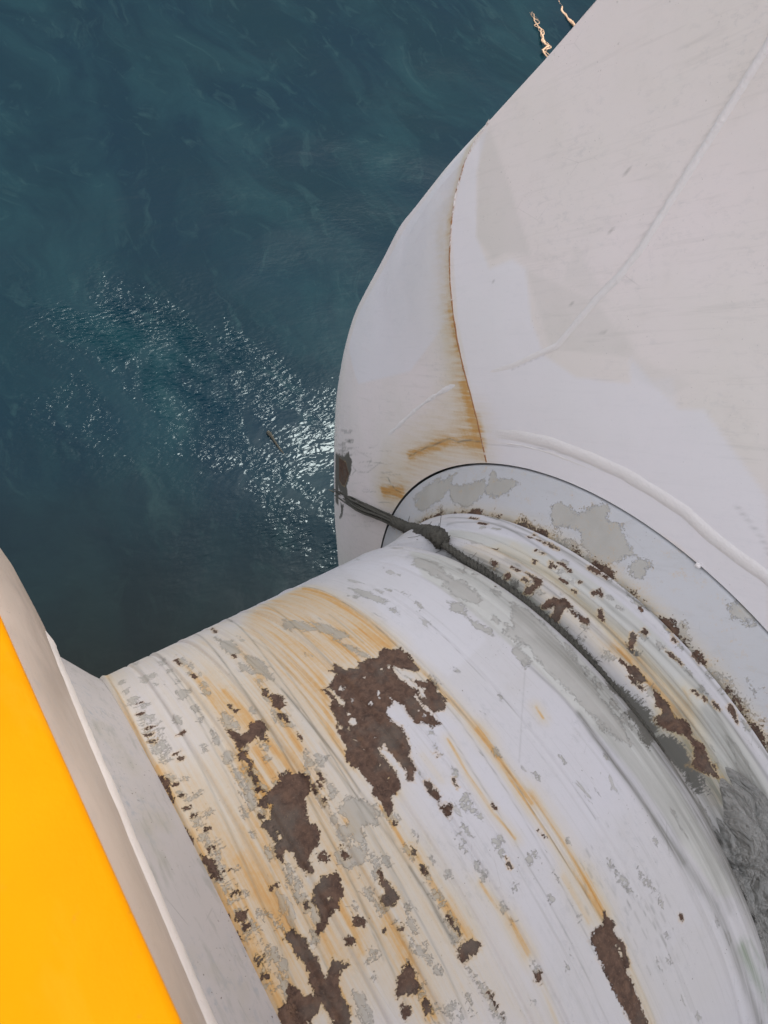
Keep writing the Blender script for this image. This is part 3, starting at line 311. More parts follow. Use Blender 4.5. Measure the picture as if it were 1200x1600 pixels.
["k","S",[[0.0463,-0.2026],[0.0463,-0.2153]],0.0017,0.22419244479352884],["k","S",[[0.0515,-0.0478],[0.05,-0.0639]],0.0011,0.1926412698406718],
["k","S",[[0.1362,-0.2042],[0.1362,-0.2246]],0.0023,0.4475134412216636],["k","S",[[0.0838,-0.2673],[0.0842,-0.2787]],0.0023,0.27908551095091194],
["k","S",[[-0.0183,-0.0901],[-0.0191,-0.1029]],0.0029,0.27998089305460055],["k","S",[[0.0763,-0.1395],[0.0759,-0.1493]],0.0013,0.3339373532362764],
["k","S",[[0.0586,-0.1013],[0.0579,-0.1127]],0.0021,0.28797674888187036],["k","S",[[0.0855,-0.2772],[0.0865,-0.2973]],0.0016,0.395039725996291],
["k","S",[[0.1297,0.0048],[0.1283,-0.0052]],0.0026,0.2244018403706318],["k","S",[[0.0756,-0.1365],[0.0749,-0.1549]],0.0017,0.32350696560762676],
["k","S",[[0.1161,-0.2015],[0.116,-0.2201]],0.0017,0.4457489234697397],["k","S",[[0.0388,-0.0336],[0.0376,-0.0464]],0.0019,0.24744553928778057],
["g","P",[[-0.3255,0.3503],[-0.301,0.3299],[-0.2911,0.2948],[-0.3007,0.2813],[-0.3314,0.2857],[-0.3408,0.2538],[-0.3601,0.2739],[-0.3797,0.3059],
[-0.3737,0.3214],[-0.3518,0.3109],[-0.3523,0.3351]],0.0,1.0],["g","P",[[-0.4019,0.2716],[-0.3692,0.2724],[-0.345,0.2417],[-0.37,0.229],
[-0.3968,0.2429],[-0.4117,0.2564]],0.0,1.0],["g","P",[[-0.3281,0.4651],[-0.3144,0.4458],[-0.3287,0.4367],[-0.3377,0.4429]],0.0,1.0],
["g","P",[[-0.339,0.4206],[-0.3333,0.3899],[-0.3373,0.3708],[-0.348,0.3867]],0.0,1.0],["g","P",[[-0.2968,0.8158],[-0.293,0.7566],[-0.2953,0.7107],
[-0.3059,0.7207],[-0.3178,0.7715]],0.0,1.0],["g","P",[[-0.1534,0.9482],[-0.1246,0.8834],[-0.1124,0.8071],[-0.1421,0.8287],[-0.1712,0.8988]],0.0,1.0],
["g","P",[[-0.1106,0.8639],[-0.0814,0.7981],[-0.0686,0.7132],[-0.0949,0.7279],[-0.117,0.7991]],0.0,1.0],["g","P",[[-0.1058,0.7388],[-0.0862,0.669],
[-0.0763,0.6157],[-0.0926,0.6424],[-0.1042,0.6951]],0.0,1.0],["g","P",[[-0.3184,0.3435],[-0.2764,0.3065],[-0.3069,0.277],[-0.3286,0.2868],
[-0.3356,0.318]],0.0,1.0],["g","P",[[-0.3301,0.474],[-0.3171,0.4483],[-0.3389,0.4367],[-0.342,0.4549]],0.0,1.0],["g","P",[[-0.3257,1.0429],
[-0.3001,0.9695],[-0.3079,0.8757],[-0.3303,0.8926],[-0.3346,0.9584]],0.0,1.0],["g","P",[[-0.3079,0.8757],[-0.2896,0.8183],[-0.2922,0.7348],
[-0.3109,0.7445],[-0.3213,0.8018]],0.0,1.0],["g","P",[[0.3055,0.9314],[0.317,0.8425],[0.2897,0.7245],[0.2696,0.7087],[0.2646,0.794],
[0.2714,0.8945]],0.0,1.0],["g","P",[[0.2673,0.7355],[0.3067,0.7071],[0.2863,0.6014],[0.2615,0.5949],[0.2511,0.6311],[0.2382,0.6725]],0.0,1.0],
["g","P",[[0.2082,0.6592],[0.2369,0.6152],[0.2088,0.5775],[0.1918,0.6261]],0.0,1.0],["g","P",[[0.2045,0.5727],[0.2254,0.5107],[0.2129,0.4912],
[0.1935,0.5343]],0.0,1.0],["g","P",[[0.2505,0.4926],[0.2826,0.463],[0.2554,0.4479],[0.2415,0.4709]],0.0,1.0],["g","P",[[0.3427,0.548],[0.3564,0.4611],
[0.3436,0.3645],[0.3262,0.2308],[0.3192,0.1949],[0.2848,0.2153],[0.2821,0.2888],[0.2797,0.3632],[0.2733,0.4292],[0.2877,0.4805]],0.0,1.0],
["g","P",[[0.2554,0.4479],[0.2394,0.3714],[0.2143,0.3702],[0.2177,0.4219]],0.0,1.0],["g","P",[[0.3309,0.5363],[0.3211,0.4333],[0.3191,0.3268],
[0.3204,0.2253],[0.3187,0.1354],[0.301,0.0887],[0.2769,0.1254],[0.2637,0.2156],[0.2608,0.2421],[0.2546,0.3388],[0.2637,0.4227],
[0.266,0.4711]],0.0,1.0],["g","P",[[0.0663,0.9498],[0.0874,0.8746],[0.0929,0.7747],[0.0755,0.7708],[0.0584,0.8531]],0.0,1.0],
["g","P",[[0.1254,0.8414],[0.1414,0.8107],[0.1266,0.8111]],0.0,1.0],["g","P",[[0.0746,0.7494],[0.0844,0.7185],[0.0697,0.7132]],0.0,1.0],
["g","P",[[0.1063,0.8578],[0.1147,0.8262],[0.1038,0.8214]],0.0,1.0],["g","P",[[0.1464,0.7179],[0.1453,0.6793],[0.1311,0.68]],0.0,1.0],
["g","P",[[0.0389,0.9043],[0.0507,0.864],[0.0434,0.864]],0.0,1.0],["g","P",[[0.0787,0.7451],[0.0885,0.7144],[0.0676,0.7153]],0.0,1.0],
["g","P",[[0.0834,-0.0535],[0.1004,-0.1072],[0.0829,-0.1029]],0.0,1.0],["g","P",[[0.1372,-0.1021],[0.1522,-0.1626],[0.1476,-0.1959],
[0.1385,-0.1391]],0.0,1.0],["g","P",[[0.0965,-0.1118],[0.1052,-0.1531],[0.0919,-0.1301]],0.0,1.0],["g","P",[[0.1506,0.782],[0.143,0.8181],
[0.151,0.7526]],0.0,1.0],["d","P",[[0.3512,0.2391],[0.3615,0.2265],[0.3826,0.2603],[0.3862,0.2856],[0.4022,0.2485],[0.4081,0.2317],[0.4203,0.1984],
[0.4265,0.1445],[0.4244,0.0974],[0.4293,0.0712],[0.397,0.0724],[0.3754,0.0678],[0.3368,0.0621],[0.3353,0.0911],[0.352,0.1217],[0.3469,0.1543],
[0.3698,0.153],[0.3762,0.1737],[0.3543,0.2052]],0.0,1.0],["d","P",[[0.4215,0.064],[0.4346,0.045],[0.4394,-0.0475],[0.431,-0.1079],[0.4091,-0.0948],
[0.4073,-0.0287],[0.3905,0.0197],[0.3894,0.0654]],0.0,1.0],["d","P",[[0.5047,0.2861],[0.505,0.2569],[0.5183,0.2386],[0.4979,0.2435],
[0.4872,0.2675]],0.0,1.0],["d","P",[[0.4266,0.6315],[0.4377,0.6091],[0.4082,0.5967],[0.3992,0.6042]],0.0,1.0],["k","S",[[0.4043,0.9522],
[0.3994,0.7074],[0.3883,0.5448],[0.3785,0.3522],[0.3697,0.212],[0.369,0.0771],[0.3664,-0.0692],[0.3642,-0.2096]],0.0506,0.45],
["k","S",[[0.4232,0.9094],[0.4255,0.6816],[0.4088,0.4704],[0.3937,0.2776],[0.3857,0.1377],[0.3865,-0.0001],[0.3854,-0.1284],[0.3896,-0.2418],
[0.3993,-0.3784]],0.0186,0.95],["k","S",[[0.3762,0.2178],[0.3769,0.1072],[0.3759,-0.0103],[0.3668,-0.1485],[0.3666,-0.3063],
[0.395,-0.4969]],0.0348,0.8],["k","S",[[0.3843,0.0683],[0.381,-0.0297],[0.3807,-0.1334],[0.3854,-0.247],[0.3971,-0.3601],
[0.4111,-0.4918]],0.0393,0.95],["k","S",[[0.223,0.3887],[0.2365,0.269],[0.2365,0.2077]],0.0049,0.45],["k","S",[[0.2423,0.2132],[0.2352,0.1558],
[0.2349,0.0843],[0.239,0.0338],[0.2416,-0.0637],[0.2522,-0.164]],0.0099,0.85],["k","S",[[0.2416,-0.0637],[0.2522,-0.164],[0.2725,-0.2748],
[0.2737,-0.3652],[0.2789,-0.4972],[0.3017,-0.6467]],0.0143,0.6],["k","S",[[0.2631,0.1565],[0.2701,0.0279],[0.279,-0.1097]],0.0299,0.35],
["k","S",[[0.5487,1.0664],[0.6006,0.8618],[0.577,0.7002],[0.5595,0.5841]],0.006,0.55],["k","S",[[0.4995,0.7574],[0.513,0.5661],[0.4976,0.3243],
[0.4824,0.156],[0.495,0.0046],[0.5167,-0.159],[0.5434,-0.292]],0.0088,0.45],["k","S",[[0.5654,0.0901],[0.5506,-0.0443],[0.5527,-0.1806]],0.0092,0.7],
["k","S",[[0.4924,0.5474],[0.4934,0.3874],[0.4783,0.1972]],0.0054,0.4],["k","S",[[0.3011,0.4139],[0.331,0.2644],[0.339,0.0946]],0.0235,0.3],
["k","S",[[-0.2988,0.6746],[-0.2993,0.609],[-0.2982,0.5339],[-0.2956,0.4664],[-0.2939,0.4162],[-0.2963,0.3477]],0.0024,0.7],
["k","S",[[-0.2963,0.3477],[-0.2875,0.2909],[-0.293,0.2292]],0.0036,0.35],["k","S",[[-0.0545,0.8538],[-0.0581,0.7477],[-0.0593,0.6738]],0.0021,0.4],
["k","S",[[-0.3144,0.4458],[-0.3097,0.3739],[-0.3007,0.2813],[-0.294,0.2013],[-0.294,0.1371]],0.0031,0.4],["k","S",[[-0.3198,1.0293],[-0.3102,0.9056],
[-0.3054,0.775],[-0.2991,0.6773],[-0.2961,0.5929]],0.003,0.45],["k","S",[[-0.2591,0.9192],[-0.2543,0.7999],[-0.2557,0.6543]],0.0023,0.35],
["k","S",[[0.3064,0.9605],[0.3297,0.686],[0.3237,0.4358],[0.3198,0.2321],[0.3105,0.0445],[0.3099,-0.1288],[0.3093,-0.3144]],0.0148,0.35],
["k","S",[[0.4738,0.7044],[0.4638,0.4747],[0.4593,0.2914],[0.4656,0.1189],[0.4775,-0.0364],[0.4865,-0.2228]],0.0122,0.4],["k","S",[[0.5055,0.2425],
[0.5133,0.0918],[0.5221,-0.0451],[0.5329,-0.202]],0.0072,0.6],["k","S",[[0.552,0.5534],[0.5471,0.366],[0.5524,0.2152],[0.5588,0.0845]],0.0054,0.55],
["k","S",[[0.6202,0.9443],[0.6089,0.6784],[0.6093,0.4629],[0.6195,0.3142]],0.0038,0.6],["k","S",[[0.5683,0.2061],[0.5754,0.0752],[0.5795,-0.0435],
[0.5864,-0.1755]],0.0055,0.6],["k","S",[[0.5433,0.0476],[0.5451,-0.0754],[0.5514,-0.2132]],0.0148,0.4],["k","S",[[-0.2451,0.9042],[-0.2576,0.7623],
[-0.268,0.6361],[-0.2735,0.541],[-0.2792,0.4383]],0.002,0.4],["k","S",[[-0.3252,1.3192],[-0.3652,0.8228],[-0.3768,0.5596],[-0.3948,0.3454],
[-0.4069,0.1887],[-0.4227,0.0774]],0.0017,0.45],["k","S",[[-0.4776,1.315],[-0.4875,0.8131],[-0.5023,0.555],[-0.5199,0.3293],
[-0.5391,0.1562]],0.0018,0.35],["k","S",[[-0.3057,0.4869],[-0.3162,0.3234],[-0.3259,0.1745],[-0.3306,0.0151],[-0.3388,-0.0859]],0.0021,0.45],
["k","S",[[-0.3233,0.3129],[-0.3278,0.2159],[-0.3359,0.1167]],0.0056,0.3],["k","S",[[-0.0158,0.5388],[-0.017,0.3472],[-0.0301,0.1559],
[-0.0395,-0.0101],[-0.0485,-0.1661]],0.0014,0.5],["k","S",[[0.0205,1.2302],[0.0147,1.0349],[0.004,0.8592],[0.003,0.7286],[-0.0008,0.6291],
[-0.003,0.5049],[0.0018,0.3691],[0.0037,0.2378],[-0.0058,0.0961],[-0.0032,-0.0362],[0.0016,-0.1395]],0.0014,0.7],["s","S",[[-0.0053,0.5779],
[-0.0029,0.433],[0.0002,0.2999],[-0.0055,0.1838],[-0.0057,0.0742],[-0.0032,-0.0362],[0.0057,-0.1217]],0.0045,0.55],["k","S",[[-0.5244,1.3234],
[-0.537,0.8],[-0.5403,0.5842],[-0.5532,0.4086],[-0.567,0.2216],[-0.581,0.0851]],0.0029,0.35],["k","S",[[-0.4553,1.3247],[-0.4801,0.7888],
[-0.4846,0.5609],[-0.4964,0.3843],[-0.5089,0.2067],[-0.5211,0.0433]],0.0023,0.5],["k","S",[[-0.3252,1.3192],[-0.3693,0.7733],[-0.3814,0.5226],
[-0.3973,0.3176],[-0.4096,0.1406],[-0.4249,-0.0131]],0.0029,0.45],["k","S",[[-0.2173,1.3222],[-0.2822,0.7359],[-0.2972,0.5004],
[-0.3089,0.334]],0.0022,0.6],["k","S",[[-0.1038,1.3253],[-0.159,0.7911],[-0.1629,0.6572]],0.0021,0.5],["k","S",[[-0.0399,0.508],[-0.0541,0.3714],
[-0.0705,0.1964],[-0.0812,0.0303],[-0.0854,-0.114],[-0.0913,-0.283]],0.0015,0.4],["k","S",[[0.1199,0.6843],[0.1051,0.4519],[0.1095,0.2762],
[0.1098,0.1562],[0.1111,0.0239]],0.0011,0.5],["k","S",[[0.2047,0.3635],[0.1149,0.2819],[0.0381,0.2082]],0.0019,0.25],["k","S",[[0.0919,-0.1301],
[0.1077,-0.2336],[0.106,-0.412]],0.0013,0.35],["s","P",[[-0.6006,1.322],[-0.3285,1.3234],[0.0119,1.1792],[-0.0083,0.7735],[-0.0049,0.4073],  # broad left s washes: cream tint painted for bounce off the yellow plate
[-0.1806,0.52],[-0.2194,0.2756],[-0.2109,-0.0666],[-0.2245,-0.1816],[-0.6301,0.1088],[-0.6197,0.5299],[-0.6139,0.868]],0.05,0.22],
["s","P",[[-0.6328,0.6586],[-0.5107,0.6012],[-0.4984,0.2242],[-0.5118,0.0258],[-0.6213,0.1026],[-0.6191,0.3698]],0.04,0.3],["s","P",[[-0.403,1.165],
[-0.2419,1.0371],[-0.186,0.6209],[-0.2705,0.3899],[-0.2588,0.0918],[-0.2245,-0.1816],[-0.5118,0.0258],[-0.5374,0.2503],[-0.5107,0.6012]],0.05,0.18],
["s","P",[[-0.2062,1.1381],[0.0119,1.1792],[-0.0142,0.6193],[-0.186,0.6209],[-0.2769,0.4294],[-0.2707,0.7581]],0.03,0.22],["b","P",[[0.5792,1.1062],
[0.5904,0.7938],[0.5943,0.4733],[0.5918,0.3141],[0.5358,0.3012],[0.5112,0.4708],[0.5591,0.6327],[0.5397,0.7707]],0.02,1.0],["b","P",[[0.1659,1.1669],
[0.2897,1.0097],[0.1924,0.4884],[0.0353,0.4546],[0.0122,0.6274]],0.02,0.8],["o","P",[[0.3273,0.9896],[0.3632,0.8373],[0.3608,0.5661],[0.3567,0.3323],
[0.3508,0.1947],[0.3451,0.0078],[0.3399,-0.1786],[0.3415,-0.3051],[0.2907,-0.2703],[0.2701,-0.1194],[0.2606,0.0416],[0.2411,0.2231],[0.2311,0.3901],
[0.2277,0.5749],[0.2409,0.8084]],0.02,1.0],["o","P",[[0.4709,1.0027],[0.4891,0.8025],[0.4989,0.5773],[0.4747,0.3268],[0.475,0.1044],[0.4849,-0.1072],
[0.488,-0.2895],[0.5812,-0.1809],[0.5768,0.0288],[0.5834,0.2184],[0.5763,0.4129],[0.5683,0.6163],[0.5483,0.8076],[0.5176,1.0266]],0.02,1.0],
["s","P",[[0.4659,0.8355],[0.4885,0.5677],[0.4744,0.3044],[0.4784,0.0844],[0.468,-0.0972],[0.5268,0.0569],[0.5203,0.255],[0.5105,0.4021],
[0.5095,0.5871],[0.5133,0.7715]],0.02,0.42],["k","S",[[0.4662,0.0735],[0.4502,-0.0372],[0.4462,-0.1331],[0.4417,-0.2271],
[0.4477,-0.3456]],0.0306,0.85],["k","S",[[0.4511,0.0127],[0.4462,-0.0925],[0.4337,-0.1899]],0.0161,0.7],["s","S",[[0.4504,0.0825],[0.4394,-0.0475],
[0.4378,-0.1281]],0.02,0.35],["k","S",[[0.6006,1.1348],[0.5904,0.7938],[0.6054,0.6177],[0.6003,0.4783],[0.6208,0.3086],[0.6139,0.2051],
[0.6095,0.0804],[0.6119,-0.074],[0.6208,-0.1703]],0.0045,0.55],["k","S",[[0.5112,0.4708],[0.5202,0.2992],[0.5232,0.1233],[0.5278,-0.0399],
[0.5329,-0.202]],0.016,0.4],["k","S",[[0.4347,0.9914],[0.4017,0.7099],[0.4033,0.4884],[0.3931,0.2991],[0.3918,0.1432]],0.0105,0.75],  # last stroke: grime along the rope, doubling as its painted contact shadow
["v","S",[[0.3031,-0.407],[0.3173,-0.4869],[0.3405,-0.5821],[0.3687,-0.6958]],0.02,0.9],["v","S",[[0.328,-0.4093],[0.3529,-0.4986]],0.007,0.8],
["v","S",[[0.3979,0.1487],[0.4423,0.052],[0.4665,-0.0468],[0.4793,-0.1694]],0.03,0.35],["v","S",[[0.4143,0.6702],[0.4039,0.4203]],0.02,0.35],
["s","P",[[-0.1419,1.2356],[0.0135,1.2125],[0.0022,0.9293],[-0.0001,0.724],[-0.0044,0.6054],[-0.1083,0.6252],[-0.1804,0.6297],[-0.2306,0.593],
[-0.26,0.4546],[-0.2858,0.4922],[-0.2813,0.7038],[-0.2605,0.9885]],0.03,0.36],["s","S",[[0.004,1.1334],[-0.0056,0.8437],[-0.0049,0.7024],
[-0.009,0.6209]],0.0175,0.75],["s","S",[[-0.0402,0.7257],[-0.0266,0.6297]],0.0151,0.8],["s","S",[[-0.1108,0.7402],[-0.102,0.6343]],0.0149,0.55],
["s","S",[[-0.2099,0.6409],[-0.2743,0.4839],[-0.2874,0.4014]],0.012,0.5],["s","S",[[-0.0095,0.5468],[0.0007,0.4138],[0.0127,0.292]],0.0125,0.5],
["s","S",[[0.004,0.3154],[0.0008,0.1909],[0.003,0.1279]],0.0076,0.9],["s","S",[[0.0161,0.1426],[0.016,0.0318],[0.0138,-0.0512],
[0.0122,-0.1261]],0.0139,0.65],["s","S",[[0.0176,-0.0467],[0.0093,-0.1173]],0.011,0.6],["s","S",[[-0.027,-0.0181],[-0.0272,-0.1133]],0.0093,0.5],
["s","S",[[0.0105,-0.1937],[0.0057,-0.2879],[0.0038,-0.3587]],0.0133,0.45],["s","S",[[-0.4234,0.8511],[-0.4233,0.6911],[-0.4026,0.6013]],0.0175,0.5],
["s","S",[[-0.4078,0.7632],[-0.4002,0.6709],[-0.4042,0.6138]],0.0126,0.75],["s","S",[[-0.4371,0.965],[-0.4464,0.7119],[-0.4556,0.5585],
[-0.4666,0.4251]],0.0123,0.4],["s","S",[[-0.3287,0.7489],[-0.3399,0.5967],[-0.3478,0.498]],0.0092,0.75],["s","S",[[-0.3034,0.9287],
[-0.3168,0.7373]],0.0136,0.35],["s","S",[[-0.4697,0.5306],[-0.4495,0.4293],[-0.4642,0.456]],0.0145,0.6],["s","S",[[-0.396,0.5535],[-0.3856,0.4877],
[-0.3929,0.4229]],0.0161,0.7],["s","S",[[-0.426,0.556],[-0.4321,0.4336]],0.0132,0.7],["s","S",[[-0.4594,0.5816],[-0.4617,0.4884],
[-0.4601,0.4367]],0.0117,0.55],["s","S",[[-0.36,0.4514],[-0.3813,0.3668],[-0.4059,0.2808],[-0.4374,0.2089]],0.0282,0.35],["s","S",[[-0.5043,0.4355],
[-0.5087,0.3494],[-0.5374,0.2503]],0.0181,0.4],["s","S",[[-0.5545,0.3665],[-0.5517,0.2723],[-0.548,0.2088]],0.0221,0.55],["s","S",[[-0.561,0.304],
[-0.5526,0.2239]],0.0165,0.6],["s","S",[[-0.6094,0.324],[-0.6046,0.2235],[-0.6039,0.1334],[-0.6034,0.0901]],0.0273,0.55],["s","S",[[-0.4946,0.185],
[-0.4959,0.1386]],0.0069,0.7],["s","S",[[-0.4482,0.2033],[-0.4458,0.1404],[-0.452,0.109]],0.0097,0.75],["s","S",[[-0.3828,0.2249],[-0.3834,0.1356],
[-0.3823,0.0502]],0.0182,0.5],["s","S",[[-0.3892,0.1271],[-0.3925,0.057],[-0.3946,-0.0115],[-0.4002,-0.042]],0.0113,0.8],["s","S",[[-0.352,0.3169],
[-0.3494,0.2859]],0.0057,0.8],["s","S",[[-0.2775,0.298],[-0.2788,0.2399],[-0.2812,0.1925]],0.0057,0.75],["s","S",[[-0.2681,0.1773],[-0.2761,0.0902],
[-0.2616,0.0114]],0.01,0.6],["s","S",[[-0.2653,0.0831],[-0.264,0.0192]],0.0072,0.7],["s","S",[[-0.0665,0.3337],[-0.0808,0.2499],[-0.0835,0.1593],
[-0.0733,0.0949]],0.006,0.75],["s","S",[[-0.1895,0.073],[-0.1776,-0.0001],[-0.176,-0.0779]],0.0103,0.6],["s","S",[[-0.1727,-0.0163],
[-0.176,-0.0779]],0.0075,0.75],["s","S",[[-0.1778,-0.14],[-0.1897,-0.2077]],0.0092,0.4],["s","S",[[-0.225,0.3595],[-0.2343,0.3007]],0.0058,0.7],
["s","S",[[0.1623,0.2804],[0.1565,0.2526]],0.0064,0.8],["s","S",[[-0.1378,0.3363],[-0.1371,0.2697]],0.0103,0.3],["s","S",[[0.4593,0.2914],
[0.4647,0.1855],[0.4662,0.0735],[0.4559,-0.0071]],0.0175,0.5],["s","S",[[0.467,0.2759],[0.468,0.2437]],0.0124,0.9],["s","S",[[0.4638,0.1958],
[0.4692,0.1447],[0.4426,0.087]],0.0105,0.8],["s","S",[[0.4626,0.0934],[0.4601,0.0681]],0.0123,0.9],["s","S",[[0.4194,0.0309],
[0.4288,-0.0082]],0.0123,0.7],["s","S",[[0.4732,-0.0921],[0.4731,-0.133]],0.0091,0.9],["s","S",[[0.5394,0.1141],[0.5231,0.0771]],0.009,0.5],
["s","S",[[0.4547,0.8529],[0.441,0.6457],[0.4374,0.4507],[0.4444,0.3004]],0.0254,0.32],["s","S",[[0.5382,0.742],[0.502,0.4627],
[0.491,0.2302]],0.0146,0.25],["s","S",[[-0.5859,0.1653],[-0.5766,0.1146]],0.011,0.5],["s","S",[[-0.5109,0.1142],[-0.5164,0.051]],0.0097,0.5],
["s","S",[[-0.394,0.0112],[-0.3902,-0.0491]],0.0086,0.6],["s","S",[[-0.6006,1.322],[-0.6139,0.868],[-0.6219,0.6495],[-0.6197,0.5299],[-0.6204,0.4219],
[-0.6205,0.3483],[-0.6253,0.2729],[-0.6273,0.2047],[-0.6301,0.1088]],0.0113,0.6],["s","S",[[-0.6164,0.645],[-0.6179,0.5509]],0.009,0.8],
["s","S",[[-0.6136,0.466],[-0.614,0.4075]],0.0099,0.6],["k","S",[[-0.6074,1.1704],[-0.6139,0.868],[-0.6219,0.6495],[-0.6197,0.5299],[-0.6204,0.4219],
[-0.6205,0.3483],[-0.6253,0.2729],[-0.6273,0.2047],[-0.6301,0.1088]],0.0023,0.6],["r","P",[[-0.6244,0.631],[-0.6108,0.5966],[-0.6158,0.5493],
[-0.6208,0.5709]],0.0,1.0],["r","P",[[-0.6194,0.4184],[-0.6047,0.3941],[-0.6069,0.3548],[-0.62,0.3677]],0.0,1.0],["r","P",[[-0.6256,0.3198],
[-0.6217,0.2972],[-0.6267,0.2679],[-0.631,0.2888]],0.0,1.0],["r","P",[[-0.6248,0.2666],[-0.6223,0.2472],[-0.6258,0.2263],[-0.6301,0.2466]],0.0,1.0],
["r","P",[[-0.627,0.5904],[-0.6172,0.5592],[-0.6185,0.5427]],0.0,1.0],["r","P",[[-0.6247,0.4895],[-0.6188,0.4545],[-0.6238,0.4432]],0.0,1.0],
["r","P",[[-0.6275,0.2161],[-0.6299,0.1952],[-0.6332,0.203]],0.0,1.0],["g","S",[[-0.5971,0.7978],[-0.5847,0.7943]],0.0019,1.0],
["g","S",[[-0.6009,0.4723],[-0.5949,0.4707]],0.0017,1.0],["g","S",[[-0.5748,0.4837],[-0.5666,0.4816]],0.0029,1.0],["g","S",[[-0.6111,0.1526],
[-0.6027,0.1499]],0.0019,1.0],["g","S",[[-0.5809,0.9178],[-0.5722,0.915]],0.0039,1.0],["g","S",[[-0.6038,0.3742],[-0.5938,0.3715]],0.0028,1.0],
["r","S",[[-0.6061,0.5189],[-0.5963,0.5164]],0.0019,1.0],["g","S",[[-0.6088,0.3512],[-0.5991,0.3485]],0.0018,1.0],["g","S",[[-0.6051,0.2284],
[-0.5963,0.2257]],0.0022,1.0],["g","S",[[-0.5725,0.2546],[-0.5673,0.253]],0.0021,1.0],["g","S",[[-0.6049,0.4416],[-0.5952,0.439]],0.0032,1.0],
["g","S",[[-0.581,0.5814],[-0.5728,0.5793]],0.0019,1.0],["g","S",[[-0.5865,0.6756],[-0.5752,0.6726]],0.0035,1.0],["r","S",[[-0.5695,0.637],
[-0.5629,0.6353]],0.0029,1.0],["g","S",[[-0.6,0.3597],[-0.595,0.3583]],0.0016,1.0],["g","S",[[-0.6023,0.675],[-0.5902,0.6719]],0.0022,1.0],
["g","S",[[-0.5983,0.4276],[-0.5867,0.4245]],0.0018,1.0],["g","S",[[-0.597,0.395],[-0.592,0.3936]],0.0021,1.0],["g","S",[[-0.5813,0.3562],
[-0.572,0.3537]],0.0025,1.0],["g","S",[[-0.5951,0.6659],[-0.5888,0.6643]],0.0027,1.0],["g","S",[[-0.6022,0.2642],[-0.5977,0.2629]],0.0018,1.0],
["r","S",[[-0.6012,0.2842],[-0.5942,0.2822]],0.0021,1.0],["g","S",[[-0.6021,0.5361],[-0.5935,0.5339]],0.0026,1.0],["r","S",[[-0.6167,0.1779],
[-0.6077,0.175]],0.003,1.0],["g","S",[[-0.5772,0.266],[-0.5672,0.2631]],0.0023,1.0],["g","S",[[-0.5927,0.5339],[-0.5835,0.5315]],0.0027,1.0],
["g","S",[[-0.605,0.3771],[-0.5973,0.375]],0.0028,1.0],["g","S",[[-0.598,0.7962],[-0.5881,0.7934]],0.0032,1.0],["g","S",[[-0.6031,0.5489],
[-0.5911,0.5459]],0.0018,1.0],["g","S",[[-0.5897,0.5846],[-0.5829,0.5828]],0.0034,1.0],["r","S",[[-0.6014,0.7502],[-0.5904,0.7472]],0.0038,1.0],
["g","S",[[-0.5909,0.7191],[-0.5783,0.7158]],0.0029,1.0],["g","S",[[-0.5852,0.6807],[-0.5723,0.6774]],0.0016,1.0],["g","S",[[-0.5916,0.8223],
[-0.5786,0.8186]],0.0032,1.0],["g","S",[[-0.6025,0.4928],[-0.5925,0.4902]],0.0022,1.0],["g","S",[[-0.6049,0.271],[-0.5952,0.2682]],0.0017,1.0],
["r","S",[[-0.5902,0.4565],[-0.5813,0.4541]],0.0014,1.0],["g","S",[[-0.5859,0.5305],[-0.5757,0.5278]],0.0028,1.0],["g","S",[[-0.5956,0.1921],
[-0.5877,0.1896]],0.0026,1.0],["g","S",[[-0.5735,0.5346],[-0.5638,0.5321]],0.0025,1.0],["g","S",[[-0.5787,0.8663],[-0.5653,0.8623]],0.0032,1.0],
["g","S",[[-0.5987,0.5007],[-0.5885,0.4981]],0.0032,1.0],["g","S",[[-0.5994,0.1952],[-0.5942,0.1936]],0.0031,1.0],["g","S",[[-0.5957,0.4915],
[-0.5881,0.4896]],0.0018,1.0],["g","S",[[-0.594,0.4288],[-0.5841,0.4262]],0.003,1.0],["g","S",[[-0.6013,0.4711],[-0.5924,0.4688]],0.0032,1.0],
["g","S",[[-0.5931,0.6501],[-0.5865,0.6484]],0.0035,1.0],["r","S",[[-0.6142,0.2007],[-0.6059,0.1981]],0.0017,1.0],["g","S",[[-0.6003,0.4842],
[-0.59,0.4815]],0.0027,1.0],["g","S",[[-0.6002,0.3232],[-0.5912,0.3206]],0.0027,1.0],["r","S",[[-0.5997,0.4172],[-0.5919,0.4151]],0.0018,1.0],
["r","S",[[-0.6039,0.7256],[-0.5915,0.7224]],0.0021,1.0],["g","S",[[-0.6055,0.6084],[-0.5957,0.6059]],0.0032,1.0],["g","S",[[-0.6012,0.6586],
[-0.5922,0.6563]],0.0033,1.0],["g","S",[[-0.613,0.1822],[-0.6048,0.1796]],0.0017,1.0],["g","S",[[-0.5974,0.4213],[-0.5862,0.4183]],0.0027,1.0],
["g","S",[[-0.603,0.5553],[-0.5969,0.5537]],0.0035,1.0],["g","S",[[-0.5986,0.4109],[-0.5903,0.4086]],0.0029,1.0],["g","S",[[-0.596,0.8272],
[-0.5829,0.8235]],0.0032,1.0],["g","S",[[-0.6023,0.2611],[-0.593,0.2583]],0.0018,1.0],["r","S",[[-0.5723,0.6567],[-0.5614,0.6539]],0.002,1.0],
["g","S",[[-0.5897,0.8459],[-0.5811,0.8434]],0.0027,1.0],["g","S",[[-0.6167,0.1649],[-0.6064,0.1616]],0.0032,1.0],["g","S",[[-0.5819,0.5347],
[-0.5769,0.5334]],0.0029,1.0],["g","S",[[-0.5939,0.3428],[-0.5883,0.3413]],0.0026,1.0],["g","S",[[-0.5907,0.8794],[-0.5812,0.8765]],0.0022,1.0],
